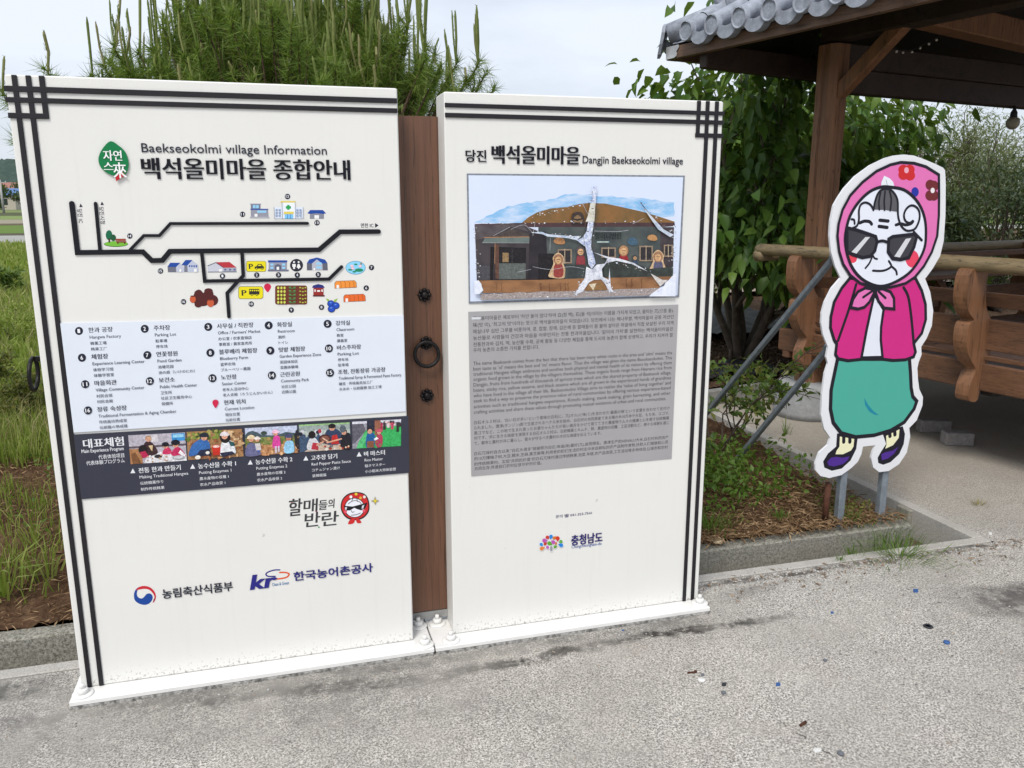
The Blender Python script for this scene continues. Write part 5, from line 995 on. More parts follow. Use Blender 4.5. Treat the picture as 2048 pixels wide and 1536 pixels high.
bit("dark_pebble", "dark blue grey pebble beside the black rubber piece", "pebble", 1447, 1387, peb(GRS, .009), "dark pebbles"); bit("dark_pebble", "largest dark pebble near the white tile chip", "pebble", 1681, 1509, peb(GRS, .011), "dark pebbles"); bit("dark_pebble", "dark pebble between the blue shards on the concrete", "pebble", 1650, 1322, peb(GRS, .008), "dark pebbles")
bit("dark_pebble", "dark pebble next to the rusty nail", "pebble", 1405, 1351, peb(GRS, .007), "dark pebbles")
bit("rusty_nail", "thin rusty nail lying flat on the concrete", "nail", 1383, 1346, lambda b, x, y, z: (b.tube([(x - .016, y, z + .004), (x + .016, y - .004, z + .004)], .0032, RUST, 8), b.lathe([(.006, -.002), (.006, .002)], (x + .016, y, z + .004), RUST, 8))); bit("rusty_rod", "short red brown rusty rod on the concrete", "rod", 1606, 1450, lambda b, x, y, z: b.tube([(x - .014, y - .006, z + .005), (x + .014, y + .006, z + .005)], .005, RUST, 8))
bit("tile_chip", "white rectangular tile chip lying on the concrete", "tile chip", 1634, 1503, lambda b, x, y, z: b.box((x, y, z + .004), (.024, .014, .007), WH, .1, bev=.001)); bit("bottle_cap", "pale flat metal bottle cap beside the dark pebble and nail", "bottle cap", 1403, 1360, lambda b, x, y, z: b.lathe([(.013, 0), (.014, .002), (.012, .004)], (x, y, z), WH, 16))  # the pale disc is a bottle cap
bit("paper_scrap", "tiny white paper scrap at the corner of the drain", "paper scrap", 1980, 1068, shard(WH, .014))
x, y = G(1433, 1084, .0); b = MB(); b.lathe([(.032, 0), (.036, .006), (.033, .014), (.02, .016)], (x, y, .002), simple("pale_stone", (.5, .4, .26), .9, bmp=.3), 18); o = b.build("flat_stone", None, (x, y, .02)); tag(o, "flat tan round stone resting on mulch at the bed edge", "stone")
n = 1500; X = np.concatenate([rng.uniform(-1.2, 6, 900), rng.uniform(2.38, 4.3, 450), rng.uniform(-.9, 2.5, 150)]); Y = np.concatenate([rng.uniform(-1.4, .15, 900), .18 - np.abs(rng.normal(0, .05, 450)), -.10 - np.abs(rng.normal(0, .05, 150))]); b = MB(); PEBS = [simple("grit_a", (.5, .49, .47), .9), simple("grit_b", (.16, .155, .15), .9), simple("grit_c", (.33, .27, .22), .9)]
for i in range(n):
    if Y[i] > -.12 and X[i] < 2.4: continue
    b.ball((X[i], Y[i], ZG), rng.uniform(.0016, .0042) * (1.5 if X[i] > 2.6 else 1), PEBS[rng.integers(0, 3)], 6, 4, .7)
stuff(b.build("grit"), "fine loose grit scattered over the yard", "grit")
BRK = simple("brick_grey", (.27, .25, .24), .9, 0, 30, .25, .4, 60)
for u, v, s_, lab in ((1924, 892, 1, "single grey concrete brick on the pad before the pavilion"), (1876, 866, 1.15, "grey concrete brick in the shade under the pavilion floor")):
    x, y = G(u, v); b = MB(); b.box((x, y + .05, ZG + .045), (.19 * s_, .10, .09), BRK, -.35, bev=.006); tag(b.build("concrete_brick", None, (x, y + .05, ZG)), lab, "brick", "loose bricks by the pavilion")
# ------------------------------------------------------------------ pavilion (own frame: e1 towards the camera, e2 away to the side)
PO = np.array([4.75, 2.65]); E1 = np.array([.208, -.978]); E2 = np.array([.978, .208])
def pv(a, b_, z): q = PO + E1 * a + E2 * b_; return (float(q[0]), float(q[1]), float(z))
pav = thing("pavilion", "dark wooden pavilion with grey tiled roof, log railing and raised floor", "pavilion", pv(1.5, 1.7, ZG))
PW = wood("pavilion_wood", (.25, .115, .052), .5, (7, 7, .9)); PWX = wood("pavilion_wood_h", (.17, .078, .037), .45, (3, 3, 16)); PDK = wood("soffit_wood_shaded", (.012, .009, .007), .5, (3, 3, 3)); PLK = wood("log_wood", (.27, .20, .105), .5, (3, 3, 10)); FAS = BMD = wood("beam_wood_shaded", (.036, .017, .010), .5, (5, 5, 5)); FAS = wood("fascia_wood", (.17, .095, .058), .5, (2.2, 2.2, 18))  # soffit and beam woods: under-roof shade put into their near-black colour
PAV_S = simple("stone_pale", (.31, .315, .32), .85, 0, 30, .15, .35, 90)
TILE = simple("roof_tile_grey", (.30, .325, .375), .62, 0, 18, .3, .3, 70)
S1, S2 = 3.0, 3.4          # bay sizes
for a_, b_ in ((0, 0), (S1, 0), (0, S2), (S1, S2)):
    b = MB(); q = pv(a_, b_, 0); ang = math.atan2(E2[1], E2[0]); k = .098
    pr = [(-k, -k * .55), (-k * .55, -k), (-.012, -k), (0, -k + .014), (.012, -k), (k * .55, -k), (k, -k * .55), (k, k * .55), (k * .55, k), (-k * .55, k), (-k, k * .55), (-k, .012), (-k + .014, 0), (-k, -.012)]
    ca, sa = math.cos(ang), math.sin(ang); b.prism(pr, .23, 2.74, lambda u_, v_, e: (q[0] + u_ * ca - v_ * sa, q[1] + u_ * sa + v_ * ca, e), PW); part(b, "post", pav)
    b = MB(); b.lathe([(.252, ZG), (.256, .02), (.254, .12), (.240, .19), (.246, .205), (.238, .235), (.2, .25)], (q[0], q[1], 0), PAV_S, 32); part(b, "post_base", pav)
def pbeam(a0, b0, z0, a1, b1, z1, w_, h, m, name, bev=.008):
    b = MB(); b.beam(pv(a0, b0, z0), pv(a1, b1, z1), w_, h, m, bev); part(b, name, pav)
for b_ in (0, S2):
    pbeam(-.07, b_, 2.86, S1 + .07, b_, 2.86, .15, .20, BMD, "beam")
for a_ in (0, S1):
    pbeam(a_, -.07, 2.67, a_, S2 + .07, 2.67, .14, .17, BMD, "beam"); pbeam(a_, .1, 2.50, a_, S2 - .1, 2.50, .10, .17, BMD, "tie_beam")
pbeam(.62, .12, 2.86, .62, S2, 2.70, .16, .17, PW, "ceiling_beam")
pbeam(-.50, -.80, 2.68, -.50, S2 + .80, 2.60, .08, .17, BMD, "eave_purlin")
for a_, b_, da, db in ((0, 0, .5, 0), (0, S2, .5, 0), (S1, 0, -.5, 0), (S1, S2, -.5, 0), (0, S2, 0, -.5)): pbeam(a_ + da * .14, b_ + db * .14, 2.40, a_ + da * 1.15, b_ + db * 1.15, 2.80, .085, .10, PW, "brace")
# roof deck: four slopes to a short ridge, boards under with shade in their colour, tile rows above
OV = .84; zr = 2.77; C4 = [(-OV, -OV), (S1 + OV, -OV), (S1 + OV, S2 + OV), (-OV, S2 + OV)]; R2 = [(S1 / 2, 1.5), (S1 / 2, S2 - 1.5)]; ZT = 3.95
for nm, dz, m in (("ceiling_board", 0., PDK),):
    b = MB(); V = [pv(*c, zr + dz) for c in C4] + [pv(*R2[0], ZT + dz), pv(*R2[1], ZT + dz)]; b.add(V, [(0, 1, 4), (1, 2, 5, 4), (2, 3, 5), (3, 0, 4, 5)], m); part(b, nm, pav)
b = MB(); h_ = .035; V = [pv(c[0] * 1.0, c[1], zr + h_) for c in C4] + [pv(*R2[0], ZT + h_ + .05), pv(*R2[1], ZT + h_ + .05)]; b.add(V, [(0, 1, 4), (1, 2, 5, 4), (2, 3, 5), (3, 0, 4, 5)], TILE); part(b, "roof", pav)
for (a0, b0), (a1, b1) in zip(C4, C4[1:] + C4[:1]):
    b = MB(); n_ = 9; P = []
    for i in range(n_ + 1):
        t_ = i / n_; P.append((a0 + (a1 - a0) * t_, b0 + (b1 - b0) * t_, zr - .02 + .012 * abs(2 * t_ - 1) ** 3))
    for (x0, y0, z0), (x1, y1, z1) in zip(P, P[1:]): b.beam(pv(x0, y0, z0 - .022), pv(x1 + (x1 - x0) * .01, y1 + (y1 - y0) * .01, z1 - .022), .055, .085, FAS, 0)
    part(b, "eave_board", pav)
def tile_run(a_, b_, up, k):
    """one row of convex tiles climbing from the eave, round end disc at the front, and a curved pan tile beside it"""
    d = np.array(up); ln = k; sl = (ZT - zr) / 2.35; edge = abs(2 * ((a_ + OV) / (S1 + 2 * OV)) - 1) if up[1] else abs(2 * ((b_ + OV) / (S2 + 2 * OV)) - 1)
    z0 = zr + .070 + .02 * edge ** 3; r = .058; b = MB()
    p0 = np.array([a_, b_]) - d * .075; n_ = max(2, int(ln / .28)); P = [pv(*(p0 + d * ln * i / n_), z0 + sl * (ln * i / n_)) for i in range(n_ + 1)]
    for i in range(n_): b.tube([P[i], tuple(np.array(P[i]) * .06 + np.array(P[i + 1]) * .94), P[i + 1]], [r * 1.04, r * .99, r * .9], TILE, 14, False)
    ax = np.array(P[1]) - np.array(P[0]); ax /= np.linalg.norm(ax); sd_ = np.cross(ax, [0, 0, 1.]); sd_ /= np.linalg.norm(sd_); upv = np.cross(sd_, ax); tl = .42; nrm = -ax * math.cos(tl) + upv * math.sin(tl); u2 = np.cross(sd_, nrm); u2 = u2 if u2[2] > 0 else -u2
    rings = [(1.22, -.03), (1.22, .012), (1.12, .016), (1.06, .008), (.9, .007), (.55, .014), (.3, .008), (.01, .012)]; V = []; c0 = np.array(P[0]) - u2 * r * .12
    for rr, dd in rings:
        for j in range(22):
            t_ = 2 * math.pi * j / 22; wv = 1 + (.06 * math.cos(8 * t_) if .4 < rr < .95 else 0); V.append(c0 + nrm * dd + (sd_ * math.cos(t_) + u2 * math.sin(t_)) * r * rr * wv)
    b.add(V, [(i * 22 + j, i * 22 + (j + 1) % 22, (i + 1) * 22 + (j + 1) % 22, (i + 1) * 22 + j) for i in range(len(rings) - 1) for j in range(22)], TILE, True)
    # hanging pan tile, half a spacing along
    V = []; mid = np.array(P[0]) + sd_ * SPC / 2 - upv * .03; wv = SPC * .40; n2 = 12
    for e, dn in ((.05, 0), (-.012, 0)):
        for j in range(n2 + 1):
            x_ = -1 + 2 * j / n2; V.append(mid + nrm * -e + sd_ * wv * x_ - u2 * (.028 * (1 - x_ * x_)) + u2 * .02)
        for j in range(n2 + 1):
            x_ = 1 - 2 * j / n2; V.append(mid + nrm * -e + sd_ * wv * x_ * .96 - u2 * (.028 + .062 * (1 - abs(x_) ** 2.4)))
    q_ = 2 * (n2 + 1); b.add(V, [tuple(range(q_, 2 * q_)), tuple(range(q_ - 1, -1, -1))] + [(j, (j + 1) % q_, (j + 1) % q_ + q_, j + q_) for j in range(q_)], TILE)
    part(b, "eave_tile", pav)
SPC = .273
kk = 0; a_ = -.521
while a_ < S1 + OV - .05:
    dist = min(a_ + OV, S1 + OV - a_); tile_run(a_, -OV - .03, (0, 1), max(.3, min(2.3, dist * .98))); a_ += SPC
b_ = -.60
while b_ < S2 + OV - .05:
    dist = min(b_ + OV, S2 + OV - b_); tile_run(-OV - .03, b_, (1, 0), max(.3, min(2.3, dist * .98))); b_ += SPC
for (ca_, cb_), rr in zip(C4[:4], (R2[0], R2[0], R2[1], R2[1])):   # hip ridges, stacked tiles with a turned-down end tile
    b = MB(); c0 = np.array([ca_, cb_]); d = np.array(rr) - c0; ln = np.linalg.norm(d); d /= ln; sl = (ZT - zr) / ln
    at = lambda s_, z_: np.array(pv(*(c0 + d * s_), zr + .09 + sl * s_ + z_))
    b.tube([at(-.02, .03), at(.25, .02), at(.6, .02)], [.075, .08, .08], TILE, 14); n_ = 7
    for i in range(n_): s0, s1 = .42 + i * (ln - .5) / n_, .42 + (i + 1) * (ln - .5) / n_; b.tube([at(s0, .12), at(s1, .12)], [.092, .080], TILE, 14); b.tube([at(s0, .03), at(s1, .03)], [.1, .1], TILE, 10)
    p = at(.40, .12); b.lathe([(.098, -.02), (.098, .014), (.08, .018), (.03, .02)], tuple(p), TILE, 20, 'y')
    V = []; e = np.array(pv(*(c0 - d * .03), zr + .115)); sdv = np.array([*(E1 * -d[1] + E2 * d[0]), 0]); dv = np.array([*(E1 * d[0] + E2 * d[1]), 0])
    prof = [(-.075, .045), (-.085, .0), (-.07, -.08), (-.035, -.15), (0, -.175), (.035, -.15), (.07, -.08), (.085, 0), (.075, .045), (0, .075)]
    for dd in (0, .022):
        for x_, z_ in prof: V.append(e - dv * (dd + max(0, -z_) * .25) + sdv * x_ + np.array([0, 0, z_]))
    k = len(prof); b.add(V, [tuple(range(k)), tuple(range(2 * k - 1, k - 1, -1))] + [(i, (i + 1) % k, (i + 1) % k + k, i + k) for i in range(k)], TILE); part(b, "hip_ridge", pav)
b = MB(); b.tube([pv(S1 / 2, 1.3, ZT + .2), pv(S1 / 2, S2 - 1.3, ZT + .2)], .11, TILE, 14); part(b, "ridge", pav)
b = MB(); PL = simple("corner_metal", (.55, .55, .56), .4, .4)   # pale metal corner plates with a cut edge
q0 = [(-.075, 0), (.02, 0), (.05, .012), (.055, .035), (.045, .05), (.06, .07), (.075, .085), (.07, .11), (-.075, .11)]
b.prism([(-OV + .01 + x_ + .065, z_) for x_, z_ in q0], 0, .004, lambda a__, z_, e: pv(a__, -OV - .032 - e, zr - .088 + z_ * .8 + .015), PL); b.prism([(-OV + .01 + x_ + .065, z_) for x_, z_ in q0], 0, .004, lambda a__, z_, e: pv(-OV - .032 - e, a__, zr - .088 + z_ * .8 + .015), PL); part(b, "corner_plate", pav)
# floor, railing with scroll brackets, log handrail
b = MB()
for i in range(11): b.box(pv(S1 / 2, .02 + (i + .5) * (S2 / 11), .60), (S2 / 11 - .008, S1 - .1, .04), PWX, math.atan2(E2[1], E2[0]), bev=.004)
part(b, "floor", pav)
for b_ in (-.12, S2 + .12): pbeam(-.2, b_, .565, S1 + .2, b_, .565, .07, .17, PWX, "floor_beam")
for a_ in (-.12, S1 + .12): pbeam(a_, -.15, .50, a_, S2 + .15, .50, .07, .15, PWX, "floor_beam")
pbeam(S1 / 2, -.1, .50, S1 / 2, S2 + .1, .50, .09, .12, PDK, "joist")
brk = [(-.36, 1.235), (-.22, 1.235), (-.205, 1.10), (-.17, .98), (-.10, .90), (-.075, .78), (-.10, .66), (-.15, .56), (-.155, .42), (-.245, .43), (-.25, .52), (-.215, .60), (-.225, .64), (-.29, .70), (-.335, .80), (-.33, .905), (-.285, .925), (-.30, .945), (-.36, 1.00), (-.385, 1.11)]
brk = catmull(brk, True, 3)
def bracket(fn, d0, d1):
    b = MB(); b.prism(brk, d0, d1, fn, PW); part(b, "bracket", pav)
for a_ in (.10, 1.44, 2.78):
    bracket(lambda y_, z_, e, a_=a_: pv(a_ + e, y_, z_), -.045, .045); bracket(lambda y_, z_, e, a_=a_: pv(a_ + e, S2 - y_, z_), -.045, .045)
for b_ in (.3, 1.7, 3.1):
    bracket(lambda y_, z_, e, b_=b_: pv(y_, b_ + e, z_), -.045, .045)
for b_ in (-.30, S2 + .30): b = MB(); b.tube([pv(-.34, b_, 1.268), pv(-.30, b_, 1.268), pv(.5, b_, 1.27), pv(1.5, b_, 1.266), pv(S1 + .4, b_, 1.27)], [.03, .044, .046, .047, .046], PLK, 14); part(b, "handrail", pav)
b = MB(); b.tube([pv(-.30, -.34, 1.22), pv(-.30, 1.5, 1.222), pv(-.30, S2 + .3, 1.22)], .045, PLK, 12); part(b, "handrail", pav)
for b_ in (-.12, S2 + .12):
    for z_, h in ((1.045, .085), (.83, .19), (.685, .03)): pbeam(-.02, b_, z_, S1, b_, z_, .035, h, PWX, "rail_plank", .004)
for z_, h in ((1.02, .09), (.80, .16), (1.17, .05)): pbeam(-.12, 0, z_, -.12, S2, z_, .035, h, PWX, "rail_plank", .004)
pbeam(.12, .15, 1.03, .12, S2 - .15, 1.03, .3, .04, PWX, "bench_seat"); pbeam(S1 / 2 - 1.3, S2 - .2, 1.0, S1 - .1, S2 - .2, 1.0, .3, .04, PWX, "bench_seat")
# hanging round lamp and a string of little bulbs under the ceiling
q = np.array(pv(0.05, 2.16, 0)); lm = thing("hanging_lamp", "round cream globe lamp hanging from the pavilion beam", "lamp", (q[0], q[1], 2.40)); b = MB(); b.ball((q[0], q[1], 2.285), .055, simple("globe_cream", (.42, .39, .30), .5), 20, 12); part(b, "globe", lm); b = MB(); b.lathe([(.03, 2.325), (.028, 2.37), (.012, 2.40), (.004, 2.43)], (q[0], q[1], 0), BLK, 12); part(b, "socket", lm)
sl_ = thing("string_lights", "string of small clear bulbs looping under the pavilion ceiling", "string lights", pv(.5, .9, 2.5)); BULB = simple("bulb_glass", (.55, .52, .47), .15); CORD = simple("cord_dark", (.02, .02, .02), .6)
pts = []
for (u, v) in ((1800, 71), (1781, 92), (1793, 103), (1806, 105), (1824, 104), (1840, 96), (1858, 88), (1873, 80), (1892, 65), (1912, 49), (1932, 30), (1958, 8)):
    r_ = _ray(u, v); k = (pv(.35, 0, 0)[1] * 1. + 2.95) / r_[1] * .985; p = CAM + r_ * k; pts.append(p)
b = MB(); b.tube([p + np.array([0, 0, .012]) for p in pts], .0025, CORD, 5, False); part(b, "cord", sl_)
for p in pts: b = MB(); b.ball(tuple(p), .0095, BULB, 10, 6); part(b, "bulb", sl_)
s2_ = thing("string_lights", "few larger round bulbs hanging under the pavilion ceiling", "string lights", pv(.5, .9, 2.6)); pts = []
for (u, v) in ((1738, 102), (1864, 50), (1933, 74), (2006, 58)):
    r_ = _ray(u, v); k = (pv(.3, 0, 0)[1] + 2.95) / r_[1] * .985; pts.append(CAM + r_ * k)
b = MB(); b.tube([p + np.array([0, 0, .03]) for p in pts], .0025, CORD, 5, False); part(b, "cord", s2_)
for p in pts: b = MB(); b.ball(tuple(p), .021, simple("bulb_amber", (.25, .18, .11), .2), 14, 8); part(b, "bulb", s2_)
q0_, q1_ = pv(-.62, -.9, 0), pv(-.62, 1.6, 0); b = MB(); b.beam((q0_[0], q0_[1], .03), (q1_[0], q1_[1], .03), .08, .12, simple("kerb_timber", (.24, .235, .22), .9, ns=14, bmp=.3)); struct(b.build("edge_kerb"))

# ------------------------------------------------------------------ vegetation
# round-headed pine behind the boards
pine = thing("pine_tree", "bushy pine with upright candle shoots rising behind the sign boards", "pine tree", (.85, 2.35, 0))
PB_ = simple("pine_bark", (.10, .06, .04), .9, ns=20, bmp=.5)
NEED = leafmat("pine_needle", (.10, .18, .03), (.18, .28, .045), (.29, .37, .09), .45, .4); NEEDY = leafmat("pine_needle_young", (.14, .20, .035), (.19, .25, .05), (.26, .30, .08), .5, .25); CAND = leafmat("pine_candle", (.13, .18, .04), (.18, .22, .055), (.25, .23, .10), .7, .12)
c0 = np.array([.85, 2.35, 1.25]); RX, RY, RZ = 1.28, 1.15, 1.50
ns = 1750; Dv = unit(ns, .75); rr = rng.uniform(.62, 1.0, ns) ** .6; tip = c0 + Dv * rr[:, None] * np.array([RX, RY, RZ]) * (1 + .10 * np.sin(Dv[:, :1] * 9 + Dv[:, 1:2] * 7)); tip = tip[tip[:, 2] > .55]
tip = tip[~((tip[:, 1] < .9))]; ns = len(tip)
ext = np.array([(S(u, v, 2.1)[0], 2.1, S(u, v, 2.1)[1]) for u, v in ((96, 146), (230, 100), (212, 140), (250, 130), (280, 110), (262, 150), (186, 160), (205, 165), (868, 118), (880, 150), (912, 130), (956, 130), (970, 150), (930, 165), (985, 182), (900, 165), (850, 100), (838, 130), (860, 150), (945, 185), (5, 186))] + [ (.98, 1.7, 1.85), (1.05, 1.65, 1.8), (1.15, 1.7, 1.9), (1.1, 1.75, 2.0), (-.55, 2.3, 1.95)]); tip = np.concatenate([tip, ext]); ns = len(tip)
b = MB()
for i in range(16):
    t_ = rng.uniform(0, 2 * math.pi); e = c0 + np.array([math.cos(t_) * RX * .75, math.sin(t_) * RY * .7, rng.uniform(.0, .65)]); b.tube([(.85 + .1 * math.cos(t_), 2.35 + .1 * math.sin(t_), .0), (.85 + .35 * math.cos(t_), 2.35 + .3 * math.sin(t_), .7), tuple(e)], [.06, .045, .018], PB_, 7)
part(b, "trunk", pine); b = MB()
for p in tip[::1]: q = p + (c0 - p) * np.array([.22, .22, .34]); b.tube([q, (p + q) / 2 + rng.normal(size=3) * .01, p], [.006, .005, .004], PB_, 5, False)
part(b, "branch", pine)
NN = 170; k = np.repeat(np.arange(ns), NN); ax = (tip - c0) / np.array([RX, RY, RZ]); ax = ax + np.array([0, 0, .9]); ax /= np.linalg.norm(ax, axis=1)[:, None]
along = rng.uniform(-.15, .03, len(k)); P = tip[k] + ax[k] * along[:, None]; D = ax[k] * .5 + unit(len(k)) * 1.0; D /= np.linalg.norm(D, axis=1)[:, None]; Sd = np.cross(D, unit(len(k))); Sd /= np.linalg.norm(Sd, axis=1)[:, None]
ln = rng.uniform(.06, .115, len(k))[:, None]; w_ = .0023
V = np.stack([P - Sd * w_, P + Sd * w_, P + D * ln - np.array([0, 0, 1.]) * ln * .03], 1).reshape(-1, 3); raw("needles", V, np.arange(len(V)), NEED, np.full(len(k), 3), pine)
# upright candles, sheathed in short young needles
top = tip[(tip[:, 2] > 1.75)]; cb = []; PV = []; PD = []; PL_ = []
for p in top:
    h0 = .07 + .34 * max(0, (p[2] - 1.95)) / .75
    for j in range(rng.integers(0, 5) if p[2] > 2.4 else int(rng.random() < .85)):
        h = h0 * rng.choice([.35, .6, .9, 1.25]) * rng.uniform(.8, 1.15); o_ = np.array([rng.normal() * .022, rng.normal() * .022, 0]); ln_ = np.array([rng.normal() * .06, rng.normal() * .06, 1.]); e = p + o_ + ln_ * h; r_ = rng.uniform(.0048, .0085)
        mm = p + o_ * .8 + ln_ * h * .5 + rng.normal(size=3) * .006; cb.append((e[2] - .5 * (e[1] - 2.2), [p, mm, p + (e - p) * .9, e], [r_ * .75, r_ * .95, r_, r_ * .35]))
        nb = int(h * 240); s_ = rng.uniform(.15, 1, nb); PV.append(p + (e - p) * s_[:, None] + unit(nb) * r_ * .6); PD.append(unit(nb) * .55 + np.array([0, 0, 1.])); PL_.append(rng.uniform(.010, .022, nb) * (1.3 - .7 * s_))
cb.sort(key=lambda q: -q[0]); b = MB()
for i, (_, pth, rad) in enumerate(cb):
    if i < 100: b2 = MB(); b2.tube(pth, rad, CAND, 6); part(b2, "candle_shoot", pine)
    else: b.tube(pth, rad, CAND, 6)
stuff(part(b, "candle_shoots", pine))
P = np.concatenate(PV); D = np.concatenate(PD); D /= np.linalg.norm(D, axis=1)[:, None]; ln = np.concatenate(PL_)[:, None]; Sd = np.cross(D, unit(len(P))); Sd /= np.linalg.norm(Sd, axis=1)[:, None]
V = np.stack([P - Sd * .0016, P + Sd * .0016, P + D * ln], 1).reshape(-1, 3); raw("young_needles", V, np.arange(len(V)), NEEDY, np.full(len(P), 3), pine)

# broad-leaved tree with drooping glossy leaves
TB = simple("tree_bark", (.115, .092, .07), .9, 0, 12, .35, .5, 40)
def limb_tree(name, label, base, stems, levels, l0, r0, leafm, n_leaf, l_, wr, droop, spread=.6, up=.35, box=None, cl=.16, cat="tree", group=None, seed=1):
    rg = np.random.default_rng(seed); t = thing(name, label, cat, tuple(base), group); b = MB(); tips = []
    def grow(p, d, ln, r, lv):
        n_ = 4; P = [p]; q = p.copy(); dd = d.copy()
        for i in range(n_): dd = dd + rg.normal(size=3) * .10 + np.array([0, 0, .03]); dd /= np.linalg.norm(dd); q = q + dd * ln / n_; P.append(q.copy())
        b.tube(P, np.linspace(r, r * .6, n_ + 1), TB, 7 if lv > 1 else 5, False)
        if lv == 0: tips.extend([P[2], P[3], P[4]]); return
        if lv == 1: tips.append(P[3])
        for i in range(rg.integers(2, 4)):
            e = dd + rg.normal(size=3) * spread + np.array([0, 0, up]); e /= np.linalg.norm(e); grow(P[rg.integers(2, n_ + 1)], e, ln * rg.uniform(.6, .85), r * .58, lv - 1)
    for i in range(stems):
        t_ = 2 * math.pi * (i + rg.uniform(0, .6)) / stems; d = np.array([math.cos(t_) * .32, math.sin(t_) * .32, 1.]); d /= np.linalg.norm(d); grow(np.array(base) + np.array([math.cos(t_) * .06, math.sin(t_) * .06, -.05]), d, l0 * rg.uniform(.8, 1.15), r0, levels)
    part(b, "trunk", t); T = np.array(tips); k = rg.integers(0, len(T), n_leaf); P = T[k] + rg.normal(size=(n_leaf, 3)) * cl
    ctr = T.mean(0); D = (P - ctr) * np.array([1, 1, .2]); D /= np.linalg.norm(D, axis=1)[:, None] + 1e-6; D = D * .6 + rg.normal(size=(n_leaf, 3)) * .5 + np.array([0, 0, -droop]); N = rg.normal(size=(n_leaf, 3)) * .45 + np.array([0, 0, 1.])
    if box is not None: ok = (P[:, 0] > box[0]) & (P[:, 0] < box[1]) & (P[:, 1] > box[2]) & (P[:, 1] < box[3]) & (P[:, 2] < box[4]) & (P[:, 2] > box[5] + .35 * np.sin(P[:, 0] * 5) * np.cos(P[:, 1] * 4)); P, D, N = P[ok], D[ok], N[ok]
    V = leaves(P, D, N, rg.uniform(.65, 1.2, len(P)) * l_, rg.uniform(.85, 1.15, len(P)) * l_ * wr, .22, .18, l_ > .11); raw("crown", V[0], V[1], leafm, V[2], t, True); return t
GL = leafmat("glossy_leaf", (.035, .09, .014), (.075, .16, .026), (.16, .26, .05), .42, .35, .28); GLL = leafmat("light_leaf", (.09, .16, .03), (.14, .22, .05), (.20, .27, .08), .5, .45)
BXP = None
limb_tree("broadleaf_tree", "broad leaved tree with drooping glossy leaves between the narrower board and pavilion post", (5.35, 4.6, .08), 7, 3, 1.12, .045, GL, 7800, .145, .56, .55, .58, .24, (2, 9, 2, 9, 9, .85), .17, seed=4, group="garden trees")
limb_tree("broadleaf_tree", "dark broad leaved tree seen behind the pavilion post and railing", (6.75, 5.6, .1), 6, 3, 1.15, .05, GL, 6600, .15, .56, .5, .6, .24, (2, 12, 2, 12, 9, 1.0), .2, seed=9, group="garden trees")
limb_tree("young_tree", "light green young tree showing between the dark trunks", (8.1, 9.2, .25), 4, 3, .95, .04, GLL, 2600, .12, .5, .3, .6, .2, None, .22, seed=12, group="garden trees")
limb_tree("young_tree", "pale leafy tree beyond the garden path behind the narrower board", (6.6, 10.5, .3), 4, 3, .9, .04, GLL, 2200, .12, .5, .3, .6, .15, None, .25, seed=15, group="garden trees")
WL = leafmat("willow_leaf", (.11, .14, .06), (.19, .22, .11), (.30, .33, .20), .5, .45); CF = leafmat("conifer_spray", (.025, .045, .022), (.05, .075, .035), (.085, .11, .055), .6, .2)
for k, (x, y, s_) in enumerate(((11.2, 8.6, 11), (12.9, 9.4, 22), (14.4, 8.4, 31))):
    limb_tree("willow_tree", ("grey green willow with thin leaves just past the dark tree", "tall grey green willow seen under the pavilion roof beam", "grey green willow beside the hanging globe lamp")[k], (x, y, .2), 6, 3, 1.25, .05, WL, 9500, .11, .17, .15, .5, .5, None, .22, seed=s_, group="willow trees")
for k, (x, y, rx, rz) in enumerate(((10.6, 6.6, .9, 1.1), (11.9, 6.5, 1.0, 1.25), (9.4, 6.7, .8, 1.0), (13.3, 6.6, .9, 1.0))):
    bush("conifer_shrub", ("dark conifer shrub just over the pavilion handrail beside the cutout", "widest dark conifer shrub under the willow trees", "dark conifer shrub behind the pink cutout head", "dark conifer shrub at the far railing corner")[k], "shrub", (x, y, .15), rx, .8, rz, 5200, .085, CF, "conifer shrubs behind the pavilion", rz * .9, .35, .05, .34)

